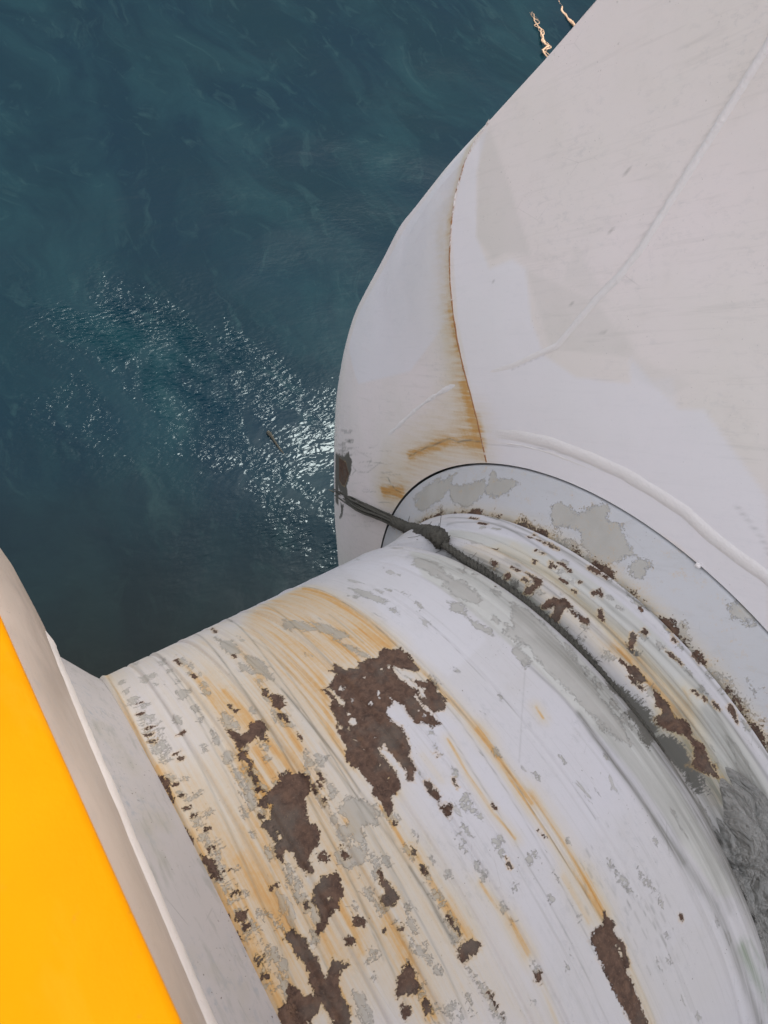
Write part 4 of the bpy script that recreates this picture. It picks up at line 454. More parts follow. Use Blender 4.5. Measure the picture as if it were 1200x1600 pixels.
["g","S",[[-0.6076,0.339],[-0.6013,0.3372]],0.0019,1.0],["g","S",[[-0.6071,0.2933],[-0.5965,0.2903]],0.0019,1.0],["g","S",[[-0.6047,0.5584],
[-0.5978,0.5567]],0.003,1.0],["r","S",[[-0.6053,0.5817],[-0.5942,0.5788]],0.0017,1.0],["g","S",[[-0.5946,0.8164],[-0.5847,0.8136]],0.0031,1.0],
["r","S",[[-0.6122,0.2791],[-0.6014,0.2759]],0.0022,1.0],["g","S",[[-0.6002,0.4454],[-0.5912,0.4431]],0.0025,1.0],["g","S",[[-0.6123,0.1855],
[-0.6027,0.1824]],0.0031,1.0],["g","S",[[-0.6009,0.753],[-0.5895,0.75]],0.0019,1.0],["g","S",[[-0.572,0.7734],[-0.5662,0.7718]],0.0038,1.0],
["r","S",[[-0.6062,0.2613],[-0.6005,0.2596]],0.0029,1.0],["r","S",[[-0.5983,0.3223],[-0.5902,0.32]],0.0024,1.0],["g","S",[[-0.5989,0.8025],
[-0.5882,0.7995]],0.0031,1.0],["g","S",[[-0.6084,0.2883],[-0.6015,0.2862]],0.0021,1.0],["g","S",[[-0.5992,0.6039],[-0.5929,0.6023]],0.003,1.0],
["r","S",[[-0.6011,0.4968],[-0.5891,0.4937]],0.0019,1.0],["g","S",[[-0.5964,0.7116],[-0.5864,0.709]],0.0029,1.0],["g","S",[[-0.5853,0.3084],
[-0.5791,0.3067]],0.0015,1.0],["g","S",[[-0.5967,0.8295],[-0.59,0.8276]],0.0025,1.0],["g","S",[[-0.5977,0.4284],[-0.5915,0.4267]],0.0018,1.0],
["g","S",[[-0.6101,0.2136],[-0.603,0.2115]],0.0028,1.0],["g","S",[[-0.6095,0.3109],[-0.6015,0.3087]],0.0025,1.0],["r","S",[[-0.5967,0.3641],
[-0.5858,0.3611]],0.0015,1.0],["g","S",[[-0.6052,0.5146],[-0.5976,0.5126]],0.0028,1.0],["g","S",[[-0.6075,0.3874],[-0.5972,0.3846]],0.002,1.0],
["g","S",[[-0.6103,0.2619],[-0.6047,0.2603]],0.0015,1.0],["g","S",[[-0.5946,0.7363],[-0.5833,0.7333]],0.0017,1.0],["g","S",[[-0.602,0.5984],
[-0.5942,0.5964]],0.0015,1.0],["g","S",[[-0.5931,0.6028],[-0.5876,0.6014]],0.0034,1.0],["g","S",[[-0.6079,0.3107],[-0.599,0.3081]],0.0023,1.0],
["g","S",[[-0.5962,0.6031],[-0.5844,0.6001]],0.0023,1.0],["g","S",[[-0.6044,0.25],[-0.5975,0.2479]],0.0017,1.0],["g","S",[[-0.5777,0.7513],
[-0.5717,0.7497]],0.0019,1.0],["g","S",[[-0.5968,0.3204],[-0.5858,0.3173]],0.0021,1.0],["g","S",[[-0.6002,0.4952],[-0.5895,0.4924]],0.0021,1.0],
["r","S",[[-0.5986,0.844],[-0.5865,0.8404]],0.004,1.0],["g","S",[[-0.5966,0.8218],[-0.5834,0.8181]],0.0025,1.0],["g","S",[[-0.5972,0.2551],
[-0.5918,0.2535]],0.0017,1.0],["g","S",[[-0.588,0.6782],[-0.5807,0.6763]],0.0023,1.0],["g","S",[[-0.6012,0.6883],[-0.5937,0.6864]],0.0037,1.0],
["g","S",[[-0.5987,0.6825],[-0.5895,0.6801]],0.0033,1.0],["g","S",[[-0.6012,0.8162],[-0.5873,0.8123]],0.0038,1.0],["g","S",[[-0.6107,0.1899],
[-0.6062,0.1885]],0.0015,1.0],["g","S",[[-0.5807,0.9],[-0.5721,0.8972]],0.003,1.0],["g","S",[[-0.5959,0.252],[-0.585,0.2488]],0.003,1.0],
["g","S",[[-0.6117,0.2383],[-0.604,0.236]],0.0026,1.0],["g","S",[[-0.598,0.6696],[-0.5876,0.6669]],0.002,1.0],["g","S",[[-0.5777,0.7514],
[-0.5648,0.7479]],0.0032,1.0],["g","S",[[-0.6094,0.3663],[-0.5987,0.3633]],0.0027,1.0],["r","S",[[-0.5412,0.7023],[-0.5345,0.7005]],0.0031,1.0],
["g","S",[[-0.602,0.4071],[-0.5957,0.4054]],0.0016,1.0],["g","S",[[-0.6028,0.5952],[-0.5964,0.5936]],0.0016,1.0],["g","S",[[-0.5853,0.8758],
[-0.5707,0.8714]],0.0027,1.0],["g","S",[[-0.6012,0.6692],[-0.5927,0.667]],0.0033,1.0],["g","S",[[-0.6021,0.4514],[-0.5915,0.4486]],0.0021,1.0],
["g","S",[[-0.6044,0.4502],[-0.5955,0.4478]],0.0024,1.0],["g","S",[[-0.5823,0.6911],[-0.5755,0.6893]],0.0025,1.0],["g","S",[[-0.5981,0.4738],
[-0.5924,0.4723]],0.002,1.0],["g","S",[[-0.5833,0.79],[-0.572,0.7869]],0.0033,1.0],["g","S",[[-0.6118,0.2606],[-0.606,0.2589]],0.0025,1.0],
["g","S",[[-0.5941,0.43],[-0.5888,0.4286]],0.0017,1.0],["r","S",[[-0.6075,0.286],[-0.601,0.2841]],0.0016,1.0],["r","S",[[-0.586,0.892],
[-0.5742,0.8883]],0.0029,1.0],["g","S",[[-0.5986,0.7368],[-0.593,0.7353]],0.0023,1.0],["r","S",[[-0.5948,0.7738],[-0.5823,0.7704]],0.002,1.0],
["g","S",[[-0.6092,0.1263],[-0.6029,0.1242]],0.0017,1.0],["g","S",[[-0.6036,0.4718],[-0.5975,0.4702]],0.0032,1.0],["g","S",[[-0.5866,0.8614],
[-0.5768,0.8585]],0.0029,1.0],["g","S",[[-0.6134,0.1614],[-0.6075,0.1595]],0.0023,1.0],["g","S",[[-0.6029,0.5518],[-0.5972,0.5504]],0.0032,1.0],
["r","S",[[-0.6122,0.2089],[-0.6015,0.2056]],0.002,1.0],["g","S",[[-0.6002,0.76],[-0.5869,0.7564]],0.0038,1.0],["g","S",[[-0.6017,0.4418],
[-0.5964,0.4404]],0.0033,1.0],["g","S",[[-0.5971,0.7766],[-0.5913,0.775]],0.003,1.0],["g","S",[[-0.6032,0.4061],[-0.5937,0.4035]],0.0026,1.0],
["g","S",[[-0.6038,0.4242],[-0.5984,0.4227]],0.0018,1.0],["g","S",[[-0.5999,0.4837],[-0.5907,0.4813]],0.002,1.0],["g","S",[[-0.5947,0.7265],
[-0.5833,0.7235]],0.0022,1.0],["r","S",[[-0.5994,0.7225],[-0.5916,0.7205]],0.0022,1.0],["g","S",[[-0.6086,0.3425],[-0.5976,0.3394]],0.0032,1.0],
["g","S",[[-0.6074,0.3778],[-0.6005,0.3759]],0.0021,1.0],["g","S",[[-0.6089,0.3353],[-0.6,0.3328]],0.0032,1.0],["g","S",[[-0.5948,0.8156],
[-0.5826,0.8122]],0.0027,1.0],["r","S",[[-0.6045,0.5499],[-0.5972,0.548]],0.0031,1.0]]
FS, NS, FL = [[["b","P",[[1.572,1.433],[1.541,1.322],[1.442,1.189],[1.349,1.156],[1.3,1.238],[1.246,1.255],[1.144,1.163],[1.047,1.123],[0.932,1.165],[0.811,1.289],
[0.857,1.335],[0.682,1.351],[0.643,1.403],[0.398,1.386],[0.128,1.155],[0.417,1.1],[0.707,0.918],[0.976,0.644],[1.107,0.74],[1.359,0.93],[1.546,1.143],
[1.601,1.316]],0.0,1],["b","P",[[0.811,1.289],[0.75,1.391],[0.682,1.351],[0.559,1.39],[0.435,1.321],[0.463,1.238],[0.673,1.191]],0.0,0.5],
["o","P",[[1.586,1.404],[1.566,1.438],[1.407,1.37],[1.254,1.294],[1.329,1.234],[1.356,1.186],[1.442,1.189]],0.0,0.6],["o","P",[[1.249,1.252],
[1.027,1.36],[0.839,1.356],[1.044,1.155]],0.0,0.5],["o","P",[[0.816,1.308],[0.976,1.39],[1.131,1.322],[1.163,1.42],[0.839,1.356],[0.708,1.419],
[0.716,1.359]],0.0,0.35],["k","S",[[1.164,1.624],[1.153,1.633]],0.0012,0.55],["k","S",[[1.213,1.904],[1.208,1.908]],0.0012,0.55],
["k","S",[[1.108,1.506],[1.103,1.516]],0.0012,0.55],["k","S",[[1.057,1.462],[1.053,1.467]],0.0012,0.55],["k","S",[[1.176,1.433],
[1.167,1.453]],0.0012,0.55],["k","S",[[0.94,1.275],[0.934,1.283]],0.0012,0.55],["k","S",[[0.964,1.308],[0.953,1.325]],0.0012,0.55],
["k","S",[[0.897,1.319],[0.885,1.331]],0.0012,0.55],["k","S",[[0.901,1.713],[0.896,1.72]],0.0012,0.55],["k","S",[[1.271,1.343],
[1.265,1.348]],0.0012,0.55],["k","S",[[1.273,1.351],[1.266,1.359]],0.0012,0.55],["k","S",[[1.055,1.419],[1.05,1.423]],0.0012,0.55],
["k","S",[[0.939,1.407],[0.928,1.419]],0.0012,0.55],["k","S",[[0.903,1.602],[0.896,1.615]],0.0012,0.55],["k","S",[[1.321,1.134],
[1.315,1.139]],0.0012,0.55],["k","S",[[1.077,1.295],[1.073,1.3]],0.0012,0.55],["k","S",[[0.985,1.279],[0.956,1.319]],0.001,0.6],["s","S",[[1.1,0.731],
[1.035,0.685],[1.023,0.664]],0.035,0.8],["k","S",[[1.073,1.95],[1.067,1.865],[1.055,1.766],[1.042,1.654],[1.026,1.526],[1.026,1.437],  # k strokes along seam2: shadow side of the bead painted dark
[1.036,1.355]],0.003,0.28],["k","S",[[1.029,1.172],[1.102,0.992]],0.002,0.3],["k","S",[[0.423,1.31],[0.332,1.31],[0.268,1.294]],0.004,0.3],
["k","S",[[1.017,0.698],[0.844,0.925],[0.734,1.016],[0.627,1.089]],0.002,0.35]],[["s","S",[[1.55,1.139],[1.465,1.016],[1.342,0.888],[1.204,0.792],
[1.055,0.697]],0.04,0.4],["s","S",[[1.573,1.067],[1.489,0.991],[1.372,0.852],[1.236,0.749],[1.094,0.641]],0.06,0.2],["s","P",[[1.272,0.738],
[1.13,0.745],[0.995,0.644],[1.096,0.468],[1.158,0.14],[1.164,-0.062],[1.289,-0.121],[1.386,0.101],[1.323,0.431]],0.04,0.16],["s","S",[[1.391,0.924],
[1.342,0.888],[1.3,0.856]],0.035,0.6],["s","S",[[1.204,0.772],[1.14,0.731],[1.045,0.673]],0.04,0.95],["s","S",[[1.041,0.679],[1.142,0.53],
[1.247,0.264]],0.03,0.8],["s","S",[[1.181,0.074],[1.26,-0.058]],0.045,0.95],["s","S",[[1.163,0.496],[1.2,0.2],[1.096,0.468]],0.1,0.18],
["k","S",[[1.035,0.685],[1.072,0.641],[1.108,0.576],[1.139,0.55],[1.163,0.496],[1.213,0.366],[1.247,0.264]],0.003,0.8],["k","S",[[1.281,0.028],
[1.246,0.032],[1.215,0.041],[1.187,0.067]],0.0025,0.9],["d","P",[[1.758,-0.623],[1.643,-0.422],[1.611,-0.322],[1.551,-0.3],[1.52,-0.37],
[1.512,-0.496],[1.463,-0.526],[1.507,-0.601],[1.595,-0.72],[1.683,-0.792],[1.766,-0.731]],0.0,1],["r","P",[[1.708,-0.572],[1.606,-0.419],
[1.536,-0.403],[1.539,-0.553],[1.629,-0.672]],0.0,1],["k","S",[[1.696,-0.443],[1.533,-0.618]],0.02,0.5],["d","P",[[1.534,-0.747],[1.484,-0.669],
[1.462,-0.774],[1.507,-0.91],[1.495,-0.784]],0.0,1],["k","S",[[1.723,-0.441],[1.673,-0.349]],0.003,0.9],["k","S",[[1.716,-0.51],
[1.663,-0.414]],0.003,0.9],["k","S",[[1.67,-0.331],[1.628,-0.253]],0.003,0.9],["k","S",[[1.69,-0.458],[1.624,-0.332]],0.003,0.9],
["k","S",[[1.689,-0.258],[1.654,-0.204]],0.003,0.9],["k","S",[[1.66,-0.292],[1.609,-0.209]],0.003,0.9],["k","S",[[1.778,-0.561],
[1.673,-0.368]],0.003,0.9],["k","S",[[1.701,-0.448],[1.65,-0.357]],0.003,0.9],["k","S",[[1.729,-0.35],[1.658,-0.225]],0.003,0.9],
["k","S",[[1.752,-0.581],[1.673,-0.431]],0.003,0.9],["k","S",[[1.698,-0.363],[1.629,-0.248]],0.003,0.9],["k","S",[[1.643,-0.421],
[1.57,-0.279]],0.003,0.9],["k","S",[[1.642,-0.345],[1.593,-0.257]],0.003,0.9],["k","S",[[1.647,-0.297],[1.604,-0.217]],0.003,0.9],
["k","S",[[1.791,-0.436],[1.703,-0.287]],0.003,0.9],["k","S",[[1.728,-0.569],[1.621,-0.356]],0.003,0.9],["k","S",[[1.434,-0.66],
[1.343,-0.473]],0.0018,0.40741167935940525],["k","S",[[1.448,-0.711],[1.343,-0.478]],0.0018,0.29753271000565085],["k","S",[[1.579,-0.693],
[1.419,-0.356]],0.0018,0.284136996472312],["k","S",[[1.758,-0.542],[1.654,-0.35]],0.0018,0.4284340263043721],["k","S",[[1.278,-0.408],
[1.221,-0.281]],0.0018,0.4076264707379562],["k","S",[[1.334,-0.015],[1.285,0.073]],0.0018,0.3712400948370681],["k","S",[[1.336,-0.131],
[1.261,-0.014]],0.0018,0.1617196599767443],["k","S",[[1.594,-0.305],[1.524,-0.194]],0.0018,0.21516342067493396],["k","S",[[1.242,-0.057],
[1.199,0.017]],0.0018,0.27502251994343074],["k","S",[[1.266,-0.169],[1.187,-0.028]],0.0018,0.3620322613421769],["k","S",[[1.317,0.004],
[1.282,0.075]],0.0018,0.30153157593011165],["k","S",[[1.303,-0.289],[1.255,-0.194]],0.0018,0.16513512409740627],["k","S",[[1.497,-0.073],
[1.433,0.045]],0.0018,0.15603678537376825],["k","S",[[1.372,-0.276],[1.303,-0.135]],0.0018,0.307422182640989],["k","S",[[1.377,-0.272],
[1.3,-0.135]],0.0018,0.315784028733459],["k","S",[[1.491,-0.649],[1.349,-0.328]],0.0018,0.43659938004056387],["k","S",[[1.457,-0.178],
[1.398,-0.089]],0.0018,0.1550030514811713],["k","S",[[1.331,0.059],[1.298,0.119]],0.0018,0.22481456711753733],["k","S",[[1.656,-0.362],
[1.535,-0.144]],0.0018,0.3147093123331568],["k","S",[[1.478,-0.397],[1.402,-0.231]],0.0018,0.21044847842444453],["k","S",[[1.4,-0.492],
[1.344,-0.379]],0.0018,0.17783375058535295],["k","S",[[1.302,-0.478],[1.251,-0.389]],0.0018,0.16812825253460356],["k","S",[[1.493,-0.211],
[1.417,-0.058]],0.0018,0.4171431629093433],["k","S",[[1.439,-0.104],[1.341,0.05]],0.0018,0.40621168061596413],["k","S",[[1.319,-0.034],
[1.275,0.045]],0.0018,0.3021047487830574],["k","S",[[1.422,0.018],[1.34,0.152]],0.0018,0.2664030985416721],["k","S",[[1.321,-0.554],
[1.221,-0.338]],0.0018,0.26205485757384556],["k","S",[[1.622,-0.571],[1.524,-0.382]],0.0018,0.16870330814732887],["k","S",[[1.377,-0.25],
[1.34,-0.191]],0.0018,0.42561221798693494],["k","S",[[1.563,-0.238],[1.44,-0.035]],0.0018,0.2729485470145123],["k","S",[[1.494,-0.825],
[1.429,-0.644]],0.0018,0.3552694792280425],["k","S",[[1.443,-0.155],[1.397,-0.061]],0.0018,0.43494236602745684],["k","S",[[1.484,-0.058],
[1.438,0.015]],0.0018,0.372358368083735],["k","S",[[1.441,-0.566],[1.365,-0.405]],0.0018,0.26588557619426034],["k","S",[[1.246,-0.134],
[1.202,-0.056]],0.0018,0.1701911924102016],["k","S",[[1.289,0.041],[1.238,0.13]],0.0018,0.33183494579878675],["k","S",[[1.27,-0.076],
[1.229,-0.01]],0.0018,0.4160469300516769],["k","S",[[1.24,0.016],[1.213,0.072]],0.0018,0.2919047975586515],["k","S",[[1.268,-0.004],
[1.238,0.049]],0.0018,0.22487290390105907],["k","S",[[1.324,-0.006],[1.278,0.082]],0.0018,0.15404679536492738],["k","S",[[1.516,-0.31],[1.465,-0.251],
[1.402,-0.135],[1.362,0.025]],0.0025,0.45],["k","S",[[1.552,-0.333],[1.489,-0.278],[1.505,-0.354]],0.0025,0.6],["k","S",[[1.584,-0.236],[1.425,-0.05],
[1.418,-0.117]],0.0025,0.3],["b","P",[[1.644,1.342],[1.889,0.816],[2.098,0.059],[2.068,-0.135],[1.772,-0.001],[1.462,0.524],[1.395,0.889],
[1.573,1.117]],0.0,0.9],["s","S",[[1.593,1.417],[1.614,1.323],[1.583,1.226],[1.55,1.139]],0.022,0.35],["k","S",[[1.578,1.447],[1.598,1.319],
[1.576,1.21],[1.5,1.062],[1.348,0.882],[1.166,0.769],[1.017,0.672]],0.0018,0.4],["d","P",[[1.814,-0.717],[1.715,-0.564],[1.556,-0.847],
[1.64,-1.008]],0.0,1]],[["g","P",[[1.026,0.433],[0.989,0.481],[0.928,0.621],[0.887,0.592],[0.896,0.505],[0.931,0.459],[0.955,0.433],
[1.007,0.426]],0.0,1],["g","P",[[0.939,0.653],[0.923,0.665],[0.9,0.668],[0.872,0.713],[0.837,0.745],[0.833,0.694],[0.859,0.632],[0.897,0.597]],0.0,1],
["g","P",[[1.112,0.137],[1.106,0.257],[1.075,0.385],[1.043,0.348],[1.026,0.254],[1.042,0.206],[1.072,0.227]],0.0,1],["g","P",[[0.703,0.859],
[0.674,0.876],[0.64,0.895],[0.624,0.968],[0.601,0.987],[0.574,0.94],[0.56,0.909],[0.613,0.865],[0.646,0.825],[0.686,0.82],[0.713,0.83]],0.0,1],
["g","P",[[0.698,0.815],[0.635,0.904],[0.606,0.983],[0.575,0.961],[0.562,0.915],[0.606,0.872],[0.661,0.811]],0.0,1],["g","P",[[0.443,0.967],
[0.435,1.007],[0.407,1.016],[0.406,0.949],[0.426,0.959]],0.0,1],["g","P",[[0.255,0.959],[0.246,1.019],[0.199,1.007],[0.192,0.951],
[0.233,0.946]],0.0,1],["g","P",[[0.172,1.121],[0.156,1.149],[0.151,1.138]],0.0,1],["g","P",[[0.057,1.063],[0.028,1.059],[0.019,1.072],
[0.017,1.056]],0.0,1],["g","P",[[0.644,0.914],[0.536,0.993],[0.456,0.985],[0.475,0.898],[0.555,0.868]],0.0,1],["g","P",[[0.441,0.971],[0.405,1.005],
[0.388,0.974],[0.408,0.951]],0.0,1],["g","P",[[0.295,0.924],[0.199,0.967],[0.127,0.949],[0.182,0.898]],0.0,1],["g","P",[[0.133,0.929],[0.05,0.951],
[-0.041,0.939],[0.007,0.889]],0.0,1],["g","P",[[1.091,0.156],[1.086,0.299],[1.033,0.485],[0.999,0.372],[1.03,0.211]],0.0,1],["g","P",[[0.239,1.122],
[0.207,1.159],[0.167,1.145],[0.198,1.108]],0.0,1],["g","P",[[-0.057,0.926],[-0.087,0.987],[-0.169,0.939],[-0.128,0.909]],0.0,1]]]
W = {"seam":[[1.576,1.452],[1.592,1.391],[1.597,1.319],[1.581,1.227],[1.546,1.143],[1.5,1.062],[1.454,1.001],[1.386,0.93],[1.317,0.87],[1.239,0.816],
[1.173,0.778],[1.1,0.731],[1.035,0.686],[0.976,0.644]],"seam2":[[1.076,1.987],[1.069,1.959],[1.058,1.871],[1.046,1.773],[1.033,1.662],[1.017,1.535],
[1.017,1.446],[1.027,1.36],[1.034,1.179],[1.109,1.0],[1.199,0.838]],"seam2b":[[1.223,0.774],[1.253,0.713],[1.277,0.65],[1.309,0.556],[1.339,0.452],
[1.38,0.267],[1.415,0.13]],"arc":[[1.048,0.723],[0.949,0.847],[0.858,0.941],[0.746,1.029],[0.648,1.096],[0.557,1.143],[0.476,1.18],[0.394,1.198],
[0.319,1.224],[0.245,1.255],[0.183,1.269]],"arc2":[[1.015,0.716],[0.921,0.833],[0.836,0.916],[0.732,0.997],[0.639,1.057]],"sil":[[0.712,1.448,1.814],
[0.712,1.502,1.653],[0.712,1.576,1.452],[0.78,1.67,1.306],[0.83,1.748,1.169],[0.88,1.821,1.028],[0.93,1.9,0.862],[0.98,1.982,0.702],
[1.02,2.037,0.478],[1.06,2.101,0.232],[1.1,2.16,0.003],[1.1,2.155,-0.131],[1.1,2.138,-0.286],[1.1,2.102,-0.46],[1.1,2.063,-0.617],[1.1,2.008,-0.765],
[1.1,1.935,-0.937],[1.1,1.853,-1.113],[1.1,1.715,-1.39],[1.1,1.471,-1.778]],"rope":[[0.443,1.0021],[0.4197,0.8431],[0.4111,0.7197],[0.4052,0.6102],
[0.3985,0.4448],[0.3958,0.3391],[0.3955,0.2418],[0.3899,0.1032],[0.3904,0.0275]],"rope0":[[0.895,1.62,-0.789],[0.737,1.356,-0.357],
[0.69,1.178,-0.123],[0.62,1.013,0.127]],"strand0":[[11.726,10.377],[11.654,10.099],[11.562,9.864],[11.484,9.711],[11.48,9.519],[11.473,9.366],
[11.535,9.231]],"strand1":[[10.649,9.726],[10.599,9.541],[10.471,9.324],[10.471,9.142],[10.295,8.969],[10.324,8.825],[10.121,8.66],[10.063,8.455]]}

ZW = -3.2                                            # sea level
# ------------------------------------------------------------------ helpers
def link(o, parent=None):
    sc.collection.objects.link(o)
    if parent: o.parent = parent
    return o
def empty(name, label, cat, loc=(0, 0, 0), group=None):
    o = bpy.data.objects.new(name, None); link(o); o.location = (*loc, ZW)[:3]; o['label'] = label; o['category'] = cat
    if group: o['group'] = group
    o.empty_display_size = .1
    return o
def tag(o, label, cat, group=None):
    o['label'] = label; o['category'] = cat
    if group: o['group'] = group
    return o
def mesh(name, V, F, mat, parent=None, uvs=None, attrs=None, smooth=True):
    me = bpy.data.meshes.new(name)
    V = np.asarray(V, np.float32).reshape(-1, 3); F = np.asarray(F, np.int32)
    me.vertices.add(len(V)); me.vertices.foreach_set('co', V.ravel())
    n = F.shape[1]
    me.loops.add(F.size); me.loops.foreach_set('vertex_index', F.ravel())
    me.polygons.add(len(F)); me.polygons.foreach_set('loop_start', np.arange(0, F.size, n, dtype=np.int32))
    me.update(calc_edges=True)
    me.polygons.foreach_set('use_smooth', np.full(len(F), smooth))
    if uvs is not None:
        ul = me.uv_layers.new(name='UVMap'); ul.data.foreach_set('uv', np.asarray(uvs, np.float32)[F.ravel()].ravel())
    for k, a in (attrs or {}).items():
        at = me.attributes.new(k, 'FLOAT', 'POINT'); at.data.foreach_set('value', np.asarray(a, np.float32).ravel())
    me.materials.append(mat); me.validate()
    o = bpy.data.objects.new(name, me); link(o, parent)
    if parent: o.location = -parent.location
    return o
def gridF(nu, nv, flip=False, close=False):
    i = np.arange(nu-1)[:, None]*nv; j = np.arange(nv if close else nv-1)[None, :]; j2 = (j+1) % nv
    a = i+j; b = i+j2; c = i+nv+j2; d = i+nv+j
    q = np.stack([a, b, c, d] if not flip else [a, d, c, b], -1)
    return q.reshape(-1, 4)
def sdf_poly(S, T, pts):
    P = np.array(pts); n = len(P); d = np.full(S.shape, 1e9); ins = np.zeros(S.shape, bool)
    for i in range(n):
        ax, ay = P[i]; bx, by = P[(i+1) % n]; ex, ey = bx-ax, by-ay
        L = ex*ex+ey*ey+1e-12; t = np.clip(((S-ax)*ex+(T-ay)*ey)/L, 0, 1)
        d = np.minimum(d, (S-ax-t*ex)**2+(T-ay-t*ey)**2)
        c = ((ay > T) != (by > T)) & (S < ex*(T-ay)/(by-ay+1e-12)+ax); ins ^= c
    d = np.sqrt(d); return np.where(ins, d, -d)
def d_line(S, T, pts):
    P = np.array(pts); d = np.full(S.shape, 1e9)
    for i in range(len(P)-1):
        ax, ay = P[i]; ex, ey = P[i+1]-P[i]; L = ex*ex+ey*ey+1e-12; t = np.clip(((S-ax)*ex+(T-ay)*ey)/L, 0, 1)
        d = np.minimum(d, (S-ax-t*ex)**2+(T-ay-t*ey)**2)
    return np.sqrt(d)
CL = .03
def fields(s, t, shapes, su=None, tv=None):
    """s, t: 2-D grids; returns the wear maps. hard fields hold the signed distance / CL, soft ones 0..1"""
    F = {k: np.full(s.shape, -1.0) for k in 'rgdh'}; F.update({k: np.zeros(s.shape) for k in 'skvbo'})
    for k, mode, pts, wd, inten in shapes:
        P = np.array(pts); m = CL+wd*4
        box = (s > P[:, 0].min()-m) & (s < P[:, 0].max()+m) & (t > P[:, 1].min()-m) & (t < P[:, 1].max()+m)
        if not box.any(): continue
        r = np.where(box.any(1))[0]; c = np.where(box.any(0))[0]; sl_ = np.s_[r[0]:r[-1]+1, c[0]:c[-1]+1]
        S, T = s[sl_], t[sl_]
        if mode == 'P': d = sdf_poly(S, T, P)
        else: d = wd-d_line(S, T, P)
        if k in 'rgdh':
            F[k][sl_] = np.maximum(F[k][sl_], np.clip(d/CL, -1, 1))
        elif k in 'bo':
            F[k][sl_] = np.maximum(F[k][sl_], np.clip(d/.012+.5, 0, 1)*inten)
        else:
            if mode == 'P': v = np.clip(.5+d/(2*max(wd, .004)), 0, 1)
            else: v = np.exp(-((wd-d)/(wd*.9+1e-5))**2); v = np.maximum(v, .38*np.exp(-((wd-d)/(wd*2.1+.006))**2)) if k == 's' else v
            F[k][sl_] = 1-(1-F[k][sl_])*(1-v*inten)
    F['r'] = np.minimum(F['r'], -F['h']); del F['h']
    return {'w_'+k: v for k, v in F.items()}

# ------------------------------------------------------------------ materials
def newmat(name):
    m = bpy.data.materials.new(name); m.use_nodes = True; n = m.node_tree; n.nodes.clear()
    b = n.nodes.new('ShaderNodeBsdfPrincipled'); o = n.nodes.new('ShaderNodeOutputMaterial'); n.links.new(b.outputs[0], o.inputs[0])
    return m, n, b
class NB:
    def __init__(s, n): s.n = n; s.l = n.links
    def val(s, x, sock):
        if isinstance(x, (int, float)): sock.default_value = x
        elif isinstance(x, tuple): sock.default_value = x if len(x) == len(sock.default_value) else (*x, 1)
        else: s.l.new(x, sock)
    def math(s, op, a, b=0.0, clamp=False):
        m = s.n.nodes.new('ShaderNodeMath'); m.operation = op; m.use_clamp = clamp; s.val(a, m.inputs[0]); s.val(b, m.inputs[1]); return m.outputs[0]
    def mix(s, f, a, b, mode='MIX'):
        m = s.n.nodes.new('ShaderNodeMix'); m.data_type = 'RGBA'; m.blend_type = mode; s.val(f, m.inputs[0]); s.val(a, m.inputs[6]); s.val(b, m.inputs[7]); return m.outputs[2]
    def mapv(s, v, scale, loc=(0, 0, 0), rot=(0, 0, 0)):
        m = s.n.nodes.new('ShaderNodeMapping'); s.l.new(v, m.inputs[0]); m.inputs['Scale'].default_value = scale; m.inputs['Location'].default_value = loc; m.inputs['Rotation'].default_value = rot; return m.outputs[0]
    def noise(s, v, sc_, det=4, rough=.55, dist=0):
        m = s.n.nodes.new('ShaderNodeTexNoise'); s.l.new(v, m.inputs['Vector']); m.inputs['Scale'].default_value = sc_; m.inputs['Detail'].default_value = det; m.inputs['Roughness'].default_value = rough; m.inputs['Distortion'].default_value = dist; return m.outputs['Fac']
    def ramp(s, f, lo, hi, a=0.0, b=1.0):
        m = s.n.nodes.new('ShaderNodeMapRange'); m.clamp = True; s.val(f, m.inputs[0]); m.inputs[1].default_value = lo; m.inputs[2].default_value = hi; m.inputs[3].default_value = a; m.inputs[4].default_value = b; return m.outputs[0]
    def attr(s, k):
        m = s.n.nodes.new('ShaderNodeAttribute'); m.attribute_name = k; return m.outputs['Fac']
    def uv(s):
        m = s.n.nodes.new('ShaderNodeTexCoord'); return m.outputs['UV']
    def obj(s):
        m = s.n.nodes.new('ShaderNodeTexCoord'); return m.outputs['Object']
    def bump(s, h, dist, strength=1.0, normal=None):
        m = s.n.nodes.new('ShaderNodeBump'); s.val(h, m.inputs['Height']); m.inputs['Distance'].default_value = dist; m.inputs['Strength'].default_value = strength
        if normal is not None: s.l.new(normal, m.inputs['Normal'])
        return m.outputs[0]

